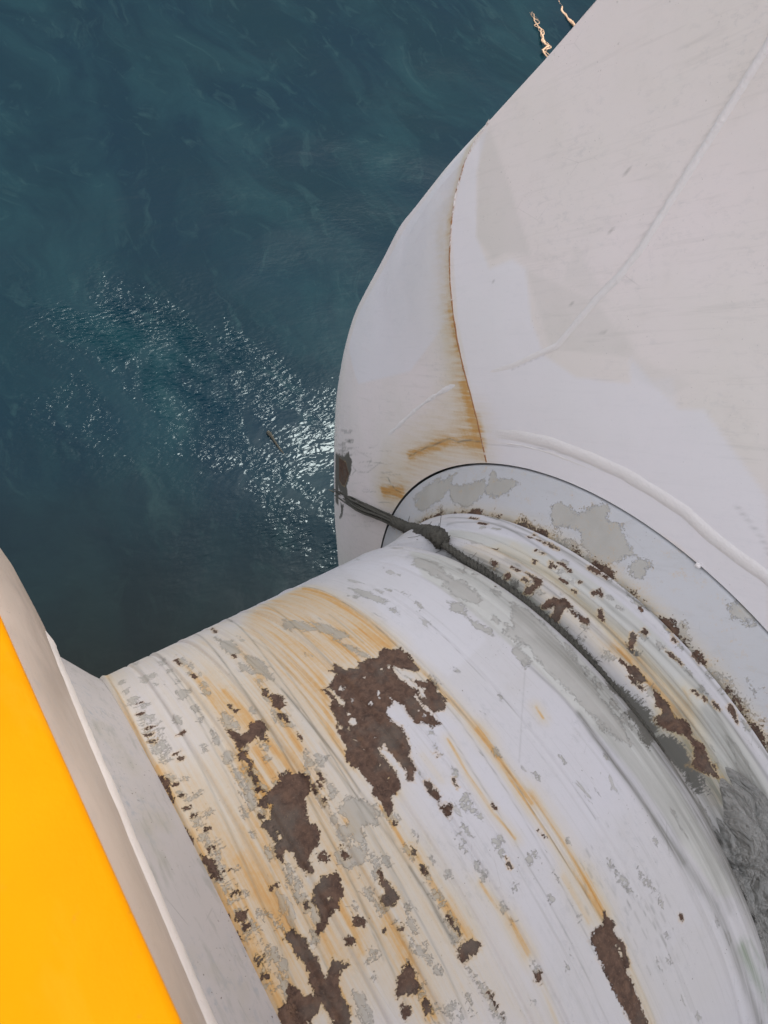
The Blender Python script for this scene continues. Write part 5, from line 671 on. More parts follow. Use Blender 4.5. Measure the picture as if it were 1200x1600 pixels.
def paint(name, base, base2, dirt=1.0, wear=True, wash=.42, bw=.60, bcol=(.80, .785, .83), streak=(90, 2.2, 1), rough=.45, primer_auto=0.0, coord='UV'):
    """old marine paint: top coat, primer where it has chipped, rust where that has gone too"""
    m, n, b = newmat(name); N = NB(n); v = N.uv() if coord == 'UV' else N.mapv(N.obj(), (1, 1, 1), rot=(math.radians(51.5), 0, 0))
    big = N.noise(v, 1.6, 3, .6); mid = N.noise(v, 9, 4, .6); fine = N.noise(v, 85, 5, .65); grit = N.noise(v, 420, 2, .6)
    stv = N.mapv(v, streak); strk = N.noise(stv, 1.0, 5, .62, .25)
    strk2 = N.noise(N.mapv(v, (streak[0]*3.3, streak[1]*1.7, streak[2]), (3, 5, 1)), 1.0, 3, .6)
    c = N.mix(N.ramp(big, .35, .65), base, base2)
    c = N.mix(N.math('MULTIPLY', N.ramp(strk, .56, .80), .28*dirt), c, (.30, .29, .25))
    c = N.mix(N.math('MULTIPLY', N.ramp(strk2, .60, .78), .30*dirt), c, (.34, .32, .29))
    c = N.mix(N.math('MULTIPLY', N.ramp(mid, .55, .8), .14*dirt), c, (.40, .36, .27))
    # scattered specks and scratches
    sp = N.math('MULTIPLY', N.ramp(fine, .665, .70), N.ramp(mid, .42, .62))
    c = N.mix(N.math('MULTIPLY', sp, .5*dirt), c, (.27, .25, .22))
    mot = N.math('MULTIPLY', N.ramp(N.noise(N.mapv(v, (1, .6, 1)), 62, 4, .75, .3), .52, .66), N.ramp(N.noise(v, 4.2, 4, .6), .40, .66))
    c = N.mix(N.math('MULTIPLY', mot, .34*dirt), c, (.36, .36, .37))
    pit = N.math('MULTIPLY', N.ramp(N.noise(v, 160, 2, .5), .70, .73), N.ramp(N.noise(v, 7, 3, .6), .50, .60))
    c = N.mix(N.math('MULTIPLY', pit, .75*dirt, True), c, (.16, .13, .11))
    vs = n.nodes.new('ShaderNodeTexVoronoi'); vs.feature = 'DISTANCE_TO_EDGE'
    n.links.new(N.mapv(v, (14, 5, 9), (1, 2, 3), (.2, .1, .7)), vs.inputs['Vector']); vs.inputs['Scale'].default_value = 1
    hair = N.math('MULTIPLY', N.ramp(vs.outputs[0], 0.0, .008, 1, 0), N.ramp(N.noise(v, 5.5, 2), .60, .66))
    c = N.mix(N.math('MULTIPLY', hair, .35*dirt), c, (.3, .28, .26))
    hgt = N.math('ADD', N.math('MULTIPLY', grit, .12), N.math('MULTIPLY', fine, .18))
    rgh = N.ramp(strk, .3, .7, rough-.06, rough+.12)
    if wear:
        ragged = N.math('ADD', N.math('MULTIPLY', N.math('SUBTRACT', N.noise(N.mapv(v, (1.15, .8, 1)), 38, 5, .68), .5), 1.0), N.math('MULTIPLY', N.math('SUBTRACT', N.noise(v, 170, 3, .7), .5), .8))
        comb = N.math('MULTIPLY', N.math('SUBTRACT', N.noise(N.mapv(v, (20, 260, 100)), 1.0, 3, .6), .5), .5)
        s_ = N.attr('w_s'); k_ = N.attr('w_k'); d_ = N.attr('w_d'); g_ = N.attr('w_g'); r_ = N.attr('w_r'); g2 = N.attr('w_v')
        # light and lilac recoat patches
        c = N.mix(N.math('MULTIPLY', N.attr('w_b'), bw), c, bcol)
        c = N.mix(N.math('MULTIPLY', N.attr('w_o'), wash), c, (.52, .51, .46))
        # primer
        gm = N.math('ADD', N.math('ADD', g_, N.math('MULTIPLY', ragged, 1.5)), N.math('MULTIPLY', comb, 1.2))
        gmask = N.ramp(gm, .0, .07)
        if primer_auto:
            au = N.noise(N.mapv(v, (16, 5, 9), (4, 2, 0)), 1.0, 6, .68, .3)
            gmask = N.math('MAXIMUM', gmask, N.math('MULTIPLY', N.ramp(au, .655-.03*primer_auto, .665-.03*primer_auto), .75))
        pc = N.mix(N.ramp(mid, .3, .7), (.475, .455, .42), (.41, .39, .355))
        # stain, and the drum's painted warm bounce: run along the roller's turning direction
        sst = N.noise(N.mapv(v, (120, 3.0, 60) if coord == 'UV' else (60, 7, 90)), 1.0, 4, .6)
        sm = N.math('MULTIPLY', s_, N.ramp(sst, .25, .72, .45, 1.25), True)
        sm = N.math('MULTIPLY', sm, N.ramp(fine, .3, .7, .85, 1.05), True)
        sc1 = N.mix(N.ramp(sm, .30, .95), (.62, .49, .27), (.58, .28, .055))
        c = N.mix(N.ramp(sm, .02, .70, 0, .94), c, sc1)
        pc = N.mix(N.ramp(sm, .1, .9, 0, .75), pc, (.42, .30, .14))
        c = N.mix(gmask, c, pc)
        # dark wash: grime, plus painted shadow beside the upper weld and along the rope
        kst = N.noise(N.mapv(v, (150, 5, 80), (7, 1, 2)), 1.0, 4, .65)
        km = N.math('MULTIPLY', k_, N.ramp(kst, .28, .66, .35, 1.2), True)
        c = N.mix(N.math('MULTIPLY', km, .88), c, (.135, .13, .105))
        c = N.mix(N.math('MULTIPLY', g2, N.ramp(sst, .35, .6, .1, .75)), c, (.13, .19, .09))
        dm = N.ramp(N.math('ADD', N.math('ADD', d_, N.math('MULTIPLY', ragged, 1.5)), comb), -.08, .14)
        c = N.mix(dm, c, N.mix(strk, (.10, .095, .088), (.15, .14, .115)))
        # rust, bare metal
        rr = N.math('ADD', N.math('ADD', r_, .05), N.math('ADD', N.math('MULTIPLY', ragged, .95), N.math('MULTIPLY', comb, .3)))
        rmask = N.ramp(rr, .0, .05)
        rb = N.noise(v, 55, 5, .65, .4)
        rc = N.mix(N.ramp(rb, .35, .65), (.066, .037, .026), (.148, .086, .057))
        rc = N.mix(N.math('MULTIPLY', N.ramp(mid, .5, .62), .6), rc, (.125, .105, .085))
        rc = N.mix(N.ramp(N.noise(v, 210, 3, .7), .58, .72), rc, (.20, .13, .088))
        rc = N.mix(N.math('MULTIPLY', N.ramp(N.noise(v, 23, 3, .6), .60, .70), .4), rc, (.19, .105, .06))
        edge = N.math('MULTIPLY', N.ramp(rr, -.22, .0), N.ramp(mid, .35, .6))
        c = N.mix(N.math('MULTIPLY', edge, .55), c, (.60, .38, .14))
        c = N.mix(rmask, c, rc)
        hgt = N.math('ADD', hgt, N.math('MULTIPLY', gmask, -.8))
        hgt = N.math('ADD', hgt, N.math('MULTIPLY', rmask, N.math('ADD', N.math('MULTIPLY', rb, 1.6), -4.0)))
        rgh = N.math('ADD', rgh, N.math('MULTIPLY', N.math('MAXIMUM', rmask, dm), .3), True)
    n.links.new(c, b.inputs['Base Color']) if not isinstance(c, tuple) else None
    N.val(rgh, b.inputs['Roughness']); b.inputs['Specular IOR Level'].default_value = .35
    # shallow dents and ripples of old plate
    b1 = N.bump(N.noise(v, 3.2, 2, .5), .012, .5)
    n.links.new(N.bump(hgt, .0022, .9, b1), b.inputs['Normal'])
    return m

M_drum = paint('roller_paint', (.60, .578, .60), (.565, .538, .525), 1.2, wash=.75, bw=.3, bcol=(.69, .675, .72), primer_auto=.55)
M_flange = paint('flange_paint', (.54, .535, .55), (.505, .50, .505), .7, streak=(8, 8, 40), primer_auto=0, coord='OBJ')
M_face = paint('hull_paint', (.82, .742, .725), (.765, .715, .665), .55, streak=(9, 3.5, 60), coord='OBJ')
M_beige = paint('weathered_beige_paint', (.62, .50, .41), (.46, .36, .28), .8, wear=False, streak=(70, 9, 9), coord='OBJ', rough=.35)
M_ledge = paint('worn_lip_paint', (.82, .74, .68), (.74, .66, .60), .6, wear=False, streak=(60, 9, 9), coord='OBJ')
M_grey = paint('scuffed_grey_paint', (.52, .475, .45), (.46, .42, .40), 3.6, wear=False, streak=(34, 9, 3), rough=.5)
M_dark = paint('dark_steel', (.06, .06, .065), (.09, .085, .08), .6, wear=False, coord='OBJ')

def yellow():
    m, n, b = newmat('yellow_paint'); N = NB(n); v = N.obj()
    c = N.mix(N.ramp(N.noise(v, 5, 3), .3, .7), (.92, .345, .0), (.86, .305, .0))
    c = N.mix(N.math('MULTIPLY', N.ramp(N.noise(v, 40, 4, .7), .64, .74), .45), c, (.45, .22, .03))
    c = N.mix(N.math('MULTIPLY', N.ramp(N.noise(N.mapv(v, (14, 3, 14)), 1, 4, .6), .55, .75), .25), c, (.84, .42, .03))
    n.links.new(c, b.inputs['Base Color']); b.inputs['Roughness'].default_value = .6; b.inputs['Specular IOR Level'].default_value = .06
    n.links.new(N.bump(N.noise(v, 60, 4), .002, .5, N.bump(N.noise(v, 6, 2), .02, .4)), b.inputs['Normal'])
    return m
M_yellow = yellow()
def weldmat():
    m, n, b = newmat('weld_bead'); N = NB(n); v = N.obj()
    r = N.attr('rusty'); q = N.noise(v, 60, 5, .7)
    msk = N.ramp(N.math('ADD', r, N.math('SUBTRACT', q, .5)), .45, .62)
    c = N.mix(N.noise(v, 30, 3), (.80, .75, .735), (.74, .70, .68))
    c = N.mix(msk, c, N.mix(q, (.20, .08, .03), (.42, .20, .07)))
    n.links.new(c, b.inputs['Base Color']); b.inputs['Roughness'].default_value = .55
    n.links.new(N.bump(N.noise(v, 150, 3), .003, .6), b.inputs['Normal'])
    return m
M_weld = weldmat()
def ropemat(name, c1, c2, sc_=(300, 300, 300)):
    m, n, b = newmat(name); N = NB(n); v = N.obj()
    c = N.mix(N.ramp(N.noise(N.mapv(v, sc_), 1, 4, .7), .3, .7), c1, c2)
    n.links.new(c, b.inputs['Base Color']); b.inputs['Roughness'].default_value = .9
    n.links.new(N.bump(N.noise(v, 260, 3), .004, .8), b.inputs['Normal'])
    return m
M_rope = ropemat('old_rope', (.035, .033, .028), (.125, .115, .092))
M_slime = ropemat('sea_weed', (.05, .052, .042), (.11, .095, .065))
M_tan = ropemat('pale_orange', (.90, .50, .25), (.98, .72, .50), (60, 60, 60))
def clothmat(name, c1, c2):
    m, n, b = newmat(name); N = NB(n); v = N.obj()
    f1 = N.noise(N.mapv(v, (1, 1, 1)), 11, 4, .5, 1.6); rid = N.math('ABSOLUTE', N.math('SUBTRACT', f1, .5))
    f2 = N.noise(N.mapv(v, (1.6, .7, 1), (4, 1, 2)), 22, 3, .5, 1.2); rid2 = N.math('ABSOLUTE', N.math('SUBTRACT', f2, .5))
    c = N.mix(N.ramp(rid, 0, .16), c2, c1); c = N.mix(N.math('MULTIPLY', N.ramp(rid2, .0, .03, 1, 0), .35), c, (.38, .36, .33))
    n.links.new(c, b.inputs['Base Color']); b.inputs['Roughness'].default_value = .38
    n.links.new(N.bump(N.math('ADD', rid, N.math('MULTIPLY', rid2, .4)), .05, .8), b.inputs['Normal'])
    return m
M_cloth = clothmat('wet_grey_cloth', (.17, .165, .15), (.25, .24, .22))

def water():
    m, n, b = newmat('sea_water'); N = NB(n); v = N.obj()
    warp = N.noise(v, .55, 4, .6)
    t = n.nodes.new('ShaderNodeTexNoise'); t.inputs['Scale'].default_value = .5; t.inputs['Detail'].default_value = 3; n.links.new(v, t.inputs['Vector'])
    vm = n.nodes.new('ShaderNodeVectorMath'); vm.operation = 'MULTIPLY_ADD'; n.links.new(t.outputs['Color'], vm.inputs[0]); vm.inputs[1].default_value = (1.6, 1.6, 0); n.links.new(v, vm.inputs[2])
    wv = vm.outputs[0]
    cloud = N.noise(N.mapv(wv, (1.0, .5, 1)), .9, 6, .62, .5)
    c = N.mix(N.ramp(warp, .35, .65), (.002, .018, .031), (.003, .021, .030))
    c = N.mix(N.math('MULTIPLY', N.ramp(cloud, .45, .70), .80), c, (.010, .042, .050))
    wisps = N.noise(N.mapv(wv, (2.3, 1.0, 1), (3, 3, 0)), 1.6, 7, .66, 1.2)
    c = N.mix(N.math('MULTIPLY', N.ramp(wisps, .56, .74), .60), c, (.022, .058, .062))
    # drifting flecks of foam
    fl = N.noise(wv, 26, 5, .7); band = N.noise(N.mapv(wv, (1, .6, 1), (9, 4, 0)), .9, 4, .6)
    fm = N.math('MULTIPLY', N.ramp(fl, .70, .76), N.ramp(band, .52, .64))
    c = N.mix(N.math('MULTIPLY', fm, .5), c, (.20, .22, .20))
    b.inputs['IOR'].default_value = 1.33
    b.inputs['Roughness'].default_value = .012; b.inputs['Specular IOR Level'].default_value = .40
    gust = N.ramp(N.noise(N.mapv(wv, (1, 1, 1), (2, 7, 0)), .75, 3, .6), .46, .64, .10, 1.0)
    dv = n.nodes.new('ShaderNodeVectorMath'); dv.operation = 'DISTANCE'; n.links.new(N.mapv(wv, (1, 1, 0)), dv.inputs[0]); dv.inputs[1].default_value = (1.8, 5.3, 0)   # cat's paws off the stern
    dv2 = n.nodes.new('ShaderNodeVectorMath'); dv2.operation = 'DISTANCE'; n.links.new(N.mapv(wv, (1, 1, 0)), dv2.inputs[0]); dv2.inputs[1].default_value = (2.45, 3.65, 0)
    paws = N.math('MAXIMUM', N.ramp(dv.outputs['Value'], .0, 1.7, 1, 0), N.ramp(dv2.outputs['Value'], .0, 1.3, .36, 0))
    patch = N.ramp(N.noise(N.mapv(v, (1, .55, 1), (5, 1, 0), (0, 0, .4)), 1.9, 3, .6, .8), .38, .58, .0, 1.0)
    gust = N.math('ADD', N.math('MULTIPLY', gust, .09), N.math('MULTIPLY', N.math('POWER', paws, 1.15), N.math('ADD', N.math('MULTIPLY', patch, .95), .06)), True)
    b1 = N.bump(N.noise(N.mapv(v, (1, 1.7, 1), (0, 0, 0), (0, 0, .5)), 2.6, 3, .5, .3), .10, .14)
    # olive near the stern: hull shade and reflection painted into the water colour
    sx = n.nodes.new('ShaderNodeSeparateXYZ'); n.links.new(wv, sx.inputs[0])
    hull_shade = N.ramp(N.math('ADD', sx.outputs[1], N.math('MULTIPLY', sx.outputs[0], .55)), 2.4, 5.2, 1, 0)
    c2 = N.mix(N.math('MULTIPLY', hull_shade, .95), c, (.0085, .0085, .0045)); 
    mb = n.nodes.new('ShaderNodeBump'); n.links.new(N.noise(N.mapv(v, (1, 2.2, 1), (0, 0, 0), (0, 0, .35)), 12, 2, .45, .5), mb.inputs['Height']); mb.inputs['Distance'].default_value = .19
    n.links.new(N.math('MULTIPLY', gust, .8, True), mb.inputs['Strength']); n.links.new(b1, mb.inputs['Normal'])
    mc = n.nodes.new('ShaderNodeBump'); n.links.new(N.noise(N.mapv(v, (1, 1.5, 1), (0, 0, 0), (0, 0, .2)), 46, 2, .5), mc.inputs['Height']); mc.inputs['Distance'].default_value = .012
    n.links.new(N.math('MULTIPLY', N.math('POWER', gust, 1.3), .6, True), mc.inputs['Strength']); n.links.new(mb.outputs[0], mc.inputs['Normal'])
    # thin mirror of the sky over the coloured water body; reflection capped and tinted to keep it dark
    for k_ in list(n.nodes):
        if k_.type == 'OUTPUT_MATERIAL': o_ = k_
    df = n.nodes.new('ShaderNodeBsdfDiffuse'); gl = n.nodes.new('ShaderNodeBsdfGlossy'); fr_ = n.nodes.new('ShaderNodeFresnel'); ms = n.nodes.new('ShaderNodeMixShader')
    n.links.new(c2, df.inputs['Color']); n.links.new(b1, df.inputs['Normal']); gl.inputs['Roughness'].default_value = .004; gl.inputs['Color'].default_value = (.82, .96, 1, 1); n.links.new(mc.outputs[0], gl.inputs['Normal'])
    fr_.inputs[0].default_value = 1.33; n.links.new(mc.outputs[0], fr_.inputs['Normal'])
    n.links.new(N.math('MINIMUM', N.math('MULTIPLY', fr_.outputs[0], .9), .019), ms.inputs[0]); n.links.new(df.outputs[0], ms.inputs[1]); n.links.new(gl.outputs[0], ms.inputs[2])
    n.links.new(ms.outputs[0], o_.inputs[0]); n.nodes.remove(b)
    return m
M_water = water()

# ------------------------------------------------------------------ sea
ang = np.linspace(0, 2*np.pi, 241)[:-1]; rad = np.concatenate([np.linspace(1e-4, 22, 300), 22*np.exp(np.linspace(.03, 5.6, 60))])
A_, R_ = np.meshgrid(ang, rad, indexing='ij'); X = 2+R_*np.cos(A_); Y = 5+R_*np.sin(A_)
rng = np.random.default_rng(2); Z = np.zeros_like(X)
for k in range(26):
    lam = math.exp(rng.uniform(math.log(.7), math.log(6))); a = rng.normal(1.2, .7); amp = .0022*lam
    Z += amp*np.sin((X*math.cos(a)+Y*math.sin(a))*2*math.pi/lam+rng.uniform(0, 6.28))*np.clip(1.4-R_/(lam*14), 0, 1)
V = np.stack([X, Y, ZW+Z], -1)
Fq = gridF(len(rad), len(ang), close=True)
V2 = V.transpose(1, 0, 2).reshape(-1, 3)
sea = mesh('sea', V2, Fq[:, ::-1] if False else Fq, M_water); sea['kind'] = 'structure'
me = sea.data
if me.polygons[500].normal.z < 0: me.flip_normals()

# ------------------------------------------------------------------ the roller
roller = empty('stern_roller', 'big worn white steel roller with brown rust patches and orange stains lying across the picture', 'roller', (0, 0, 0))
rngp = np.random.default_rng(11)
sP = np.linspace(-.622, .622, 420)
def prof(s):
    r = np.ones_like(s)
    r -= .0022*np.exp(-((s-0)/.0022)**2)                    # shell joint
    r += .004*np.exp(-((s-.006)/.006)**2)*(s > 0)
    r -= .006*np.clip((s-.365)/.02, 0, 1)*np.clip((.62-s)/.02, 0, 1)
    r -= .038*np.exp(-((s-.405)/.026)**2)                   # worn rope groove
    r -= .004*np.exp(-((s-.245)/.010)**2)
    r += .014/(1+np.exp(-(s-.545)/.005))                    # raised rim next to the end plate
    r -= .007*np.exp(-((s-.500)/.008)**2)
    r += .005*np.exp(-((s+.612)/.007)**2)
    for c, a in ((-.17, .0045), (-.235, .0035), (-.38, .0045), (-.47, .004), (-.1, .003), (-.54, .003), (-.30, .0025), (.108, -.0012), (.33, -.0018), (.295, .0015), (.47, .003), (.525, -.003)):
        r -= a*np.exp(-((s-c)/.0045)**2)
        r += a*.45*np.exp(-((s-c-.011)/.006)**2)
    return r
tP = np.concatenate([np.radians(np.linspace(-185, -42, 40))[:-1], np.radians(np.linspace(-42, 92, 640)), np.radians(np.linspace(92, 175, 30))[1:]])
Sg, Tg = np.meshgrid(sP, tP, indexing='ij'); Rg = prof(Sg)
Rg = Rg + .0012*np.sin(Tg*3+Sg*4)
at = fields(Sg, Tg, SH)
# wear goes on round the back, out of the shapes measured in view
V = np.stack([Sg, Rg*np.sin(Tg), Rg*np.cos(Tg)], -1).reshape(-1, 3)
F = gridF(len(sP), len(tP))
drum = mesh('drum', V, F, M_drum, roller, uvs=np.stack([Sg, Tg], -1).reshape(-1, 2), attrs={k: v.ravel() for k, v in at.items()})
def flange(name, prof_, mat, shapes=None, nt_=900):
    """surface of revolution; prof_ = [(x, r)] ; closed ring"""
    pr = np.array(prof_); L = np.concatenate([[0], np.cumsum(np.hypot(*np.diff(pr, axis=0).T))]); u = np.linspace(0, L[-1], 60)
    xs = np.interp(u, L, pr[:, 0]); rs = np.interp(u, L, pr[:, 1]); th = np.linspace(0, 2*np.pi, nt_+1)[:-1]
    Xg, T2 = np.meshgrid(xs, th, indexing='ij'); R2 = np.broadcast_to(rs[:, None], Xg.shape)
    Yg, Zg = R2*np.sin(T2), R2*np.cos(T2)
    a = fields(Yg, Zg, shapes) if shapes is not None else {}
    if shapes is not None:
        q = np.clip((rs[:, None]-1.005)/.155, 0, 1)
        nz = .5+.5*np.sin(T2*23+1)*np.sin(T2*61)
        dk = np.exp(-(q/.10)**2)
        a['w_s'] = np.maximum(a['w_s'], np.exp(-(q/.22)**2)*.42)
        a['w_k'] = np.maximum(a['w_k'], dk*(.45+.4*nz))
        a['w_g'] = np.maximum(a['w_g'], (.75*np.exp(-(q/.30)**2)*np.clip(np.sin(T2*9+2)+.7, 0, 1)-.62))
        a['w_r'] = np.maximum(a['w_r'], .30*np.exp(-((q-.05)/.10)**2)-.34+.32*np.sin(T2*17)*np.sin(T2*41+1)*np.exp(-(q/.2)**2))
        a['w_d'] = np.maximum(a['w_d'], -.6+.25*np.exp(-(q/.05)**2))
    return mesh(name, np.stack([Xg, Yg, Zg], -1), gridF(60, nt_, close=True), mat, roller, uvs=np.stack([Xg*3+R2, T2], -1).reshape(-1, 2), attrs={k: v.ravel() for k, v in a.items()})
fr = flange('end_flange', [(.610, .985), (.6235, 1.004), (.640, 1.030), (.713, 1.1575), (.745, 1.158), (.75, .9)], M_flange, FL)
fr['label'] = 'pale grey end flange against the hull plate, primer showing in patches'
fl_ = flange('end_flange', [(-.612, .985), (-.6245, 1.004), (-.640, 1.025), (-.7125, 1.139), (-.76, 1.142), (-.77, .9)], M_grey)
fl_['label'] = 'scuffed grey end flange beside the beige rim'
sh = flange('axle', [(-.78, .5), (-.70, .5), (.72, .5), (.80, .5)], M_dark)

# ------------------------------------------------------------------ hull with rounded nose, right of the roller
hull = empty('ship_hull', 'tall white hull plating with a rounded nose and rusty weld seam behind the roller', 'ship hull', (2.0, 0, -3.2))
seam = np.array(W['seam'])[::-1]             # hole -> outline
sil = np.array(W['sil'])
RH = 1.166
def hole_pt(phi): return np.stack([RH*np.sin(phi), RH*np.cos(phi)], -1)
def resample(P, n):
    P = np.asarray(P, float); L = np.concatenate([[0], np.cumsum(np.linalg.norm(np.diff(P, axis=0), axis=1))]); u = np.linspace(0, L[-1], n)
    return np.stack([np.interp(u, L, P[:, k]) for k in range(P.shape[1])], -1)
NU = 170; uu = np.linspace(0, 1, NU)
seamR = resample(seam, NU); s0, s1 = seamR[0], seamR[-1]; bulge = seamR-(s0+(s1-s0)*uu[:, None])
phi0 = math.atan2(s0[0], s0[1])
# nose: from the seam down to the underside
outl = np.concatenate([sil[2:], [[1.05, 1.15, -2.2], [.95, .75, -2.7], [.85, .30, -3.2], [.75, -.2, -3.8], [.712, -.9, -4.2], [.712, -1.6, -4.3]]])
NV = 420; oN = resample(outl, NV)
k = np.ones(9)/9
for c in range(3):
    e = np.concatenate([np.full(4, oN[0, c]), oN[:, c], np.full(4, oN[-1, c])]); sm_ = np.convolve(e, k, 'valid'); w_ = np.clip(np.arange(NV)/12, 0, 1); oN[:, c] = oN[:, c]*(1-w_)+sm_*w_
ph = np.linspace(phi0, math.radians(215), NV); H = hole_pt(ph)
wgt = np.exp(-(np.linspace(0, 1, NV)/.10)**2)
yz = H[:, None, :]+(oN[:, None, 1:]-H[:, None, :])*uu[None, :, None]+wgt[:, None, None]*bulge[None]
xx = .712+(oN[:, 0]-.712)[:, None]*(uu**1.7)[None]
Vn = np.concatenate([xx[..., None], yz], -1)
a = fields(Vn[..., 1], Vn[..., 2], NS)
stn = a['w_s']
nose = mesh('nose_plate', Vn.reshape(-1, 3), gridF(NV, NU), M_face, hull, attrs={k_: v.ravel() for k_, v in a.items()})
nose['label'] = 'rounded nose plate left of the rusty seam, with orange runs and a black scuff'
# face: from the seam up and round to the deck side
outf = np.array([(1.576, 1.452), (1.502, 1.653), (1.448, 1.814), (1.36, 2.08), (1.16, 2.7), (.85, 3.5), (.3, 4.6), (-1.2, 4.8), (-3.4, 4.8), (-3.4, 2), (-3.4, -1.5), (-3.4, -4.3), (-1.6, -4.3)])
NV2 = 520
L = np.concatenate([[0], np.cumsum(np.linalg.norm(np.diff(outf, axis=0), axis=1))])
g = np.linspace(0, 1, NV2)**1.6*L[-1]; oF = np.stack([np.interp(g, L, outf[:, 0]), np.interp(g, L, outf[:, 1])], -1)
ph2 = phi0-(np.linspace(0, 1, NV2)**1.15)*(phi0+math.radians(145)); H2 = hole_pt(ph2)
uf = np.linspace(0, 1, NU)**1.35; bf = np.stack([np.interp(uf, uu, bulge[:, k_]) for k_ in range(2)], -1)
sline = np.stack([np.interp(uf, uu, seamR[:, k_]) for k_ in range(2)], -1); bf = sline-(s0+(s1-s0)*uf[:, None])
wgt2 = np.exp(-(np.linspace(0, 1, NV2)/.12)**2)
yz2 = H2[:, None, :]+(oF[:, None, :]-H2[:, None, :])*uf[None, :, None]+wgt2[:, None, None]*bf[None]
x2 = np.full(yz2.shape[:2], .712)+.006*np.sin(yz2[..., 0]*2.1+1)*np.sin(yz2[..., 1]*1.9)*uf[None, :]*np.clip(np.linspace(0, 8, NV2), 0, 1)[:, None]
Vf = np.concatenate([x2[..., None], yz2], -1)
a = fields(yz2[..., 0], yz2[..., 1], FS)
face = mesh('face_plate', Vf.reshape(-1, 3), gridF(NV2, NU, flip=True), M_face, hull, attrs={k_: v.ravel() for k_, v in a.items()})
# side shell running aft from the outline, and the rim of the roller opening
edge = np.concatenate([oN[::-1], np.concatenate([np.full((NV2, 1), .712), oF], 1)[1:]])
ring = [edge]
cen = np.array([0, 0, 0])
for dx, inn in ((.012, .004), (.04, .02), (.12, .05), (.6, .16), (3.4, .5)):
    e = edge.copy(); e[:, 0] += dx; d = e[:, 1:]/np.linalg.norm(e[:, 1:], axis=1)[:, None]; e[:, 1:] -= d*inn; ring.append(e)
Vr = np.stack(ring, 0)
mesh('side_shell', Vr.reshape(-1, 3), gridF(len(ring), len(edge)), M_face, hull, attrs={'w_r': np.full(Vr.shape[0]*Vr.shape[1], -1.0), 'w_g': np.full(Vr.shape[0]*Vr.shape[1], -1.0), 'w_d': np.full(Vr.shape[0]*Vr.shape[1], -1.0)})
th = np.linspace(0, 2*np.pi, 361)[:-1]; rr = []
for x_, r_ in ((.712, RH), (.716, RH-.001), (.80, RH), (.86, 1.1), (.86, .45)):
    rr.append(np.stack([np.full(360, x_), r_*np.sin(th), r_*np.cos(th)], -1))
mesh('roller_opening', np.stack(rr).reshape(-1, 3), gridF(len(rr), 360, close=True), M_dark, hull)

bvh = BVHTree.FromPolygons([tuple(v) for v in np.concatenate([Vn[::3, ::3].reshape(-1, 3), Vf[::3, ::3].reshape(-1, 3)])],
    [tuple(f) for f in np.concatenate([gridF(len(Vn[::3]), len(uu[::3])), gridF(len(Vf[::3]), len(uu[::3]))+Vn[::3, ::3].shape[0]*Vn[::3, ::3].shape[1]])])
def snap(y, z, dflt=.712):
    h = bvh.ray_cast(Vector((-1, y, z)), Vector((1, 0, 0)))
    return h[0].x if h[0] is not None else dflt
def bead(name, pts, wd, ht, rust, parent, taper=(0, 0), seed=0, label=None, snapx=True, jit=(.25, .25)):
    P = resample(np.array(pts), max(40, int(120*len(pts)/6))); n = len(P); r = np.random.default_rng(seed)
    T_ = np.gradient(P, axis=0); T_ /= np.linalg.norm(T_, axis=1)[:, None]; Nn = np.stack([-T_[:, 1], T_[:, 0]], -1)
    L = np.linspace(0, 1, n); tp = np.ones(n)
    if taper[0]: tp *= np.clip(L/taper[0], .03, 1)
    if taper[1]: tp *= np.clip((1-L)/taper[1], .03, 1)
    jw = np.convolve(r.normal(0, 1, n+8), np.ones(9)/9, 'valid')*jit[0]*3+1; jit2 = np.convolve(1+jit[1]*1.6*r.normal(0, 1, n+2), np.ones(3)/3, 'valid'); jit = jw
    V = []
    for i in range(n):
        for q in range(7):
            a_ = (q/6*2-1); off = a_*wd*.5*jit[i]; h = ht*max(0, 1-a_*a_)**.8*tp[i]*jit2[i]*.9
            y, z = P[i]+Nn[i]*off; V.append((0, y, z, h))
    V = np.array(V)
    xs = np.array([snap(v[1], v[2]) if snapx else .712 for v in V])
    V[:, 0] = xs-V[:, 3]+.0008
    rr_ = np.repeat(np.interp(L, np.linspace(0, 1, len(rust)), rust), 7)
    o = mesh(name, V[:, :3], gridF(n, 7), M_weld, parent, attrs={'rusty': rr_})
    if label: o['label'] = label
    return o
bead('weld_seam', W['seam'], .0075, .0035, (.42, .46, .52, .62, .66, .7, .8, .75, .62), hull, seed=1, label='thin rusty weld seam between nose plate and face plate')
bead('weld_seam', W['seam2'], .019, .007, (0, 0, 0, 0), hull, (0, .55), seed=2, jit=(.05, .03), label='wide painted weld bead running down from the upper right')
bead('weld_seam', W['seam2b'], .018, .003, (0, .05, .1), hull, (.2, .3), seed=3)
bead('weld_seam', W['arc'], .042, .0065, (.1, 0, 0, 0), hull, (.25, 0), seed=4, jit=(.03, .02), label='white arched weld bead around the roller opening')
bead('weld_seam', W['arc2'], .008, .002, (.1, .05, 0), hull, (.2, .4), seed=5)
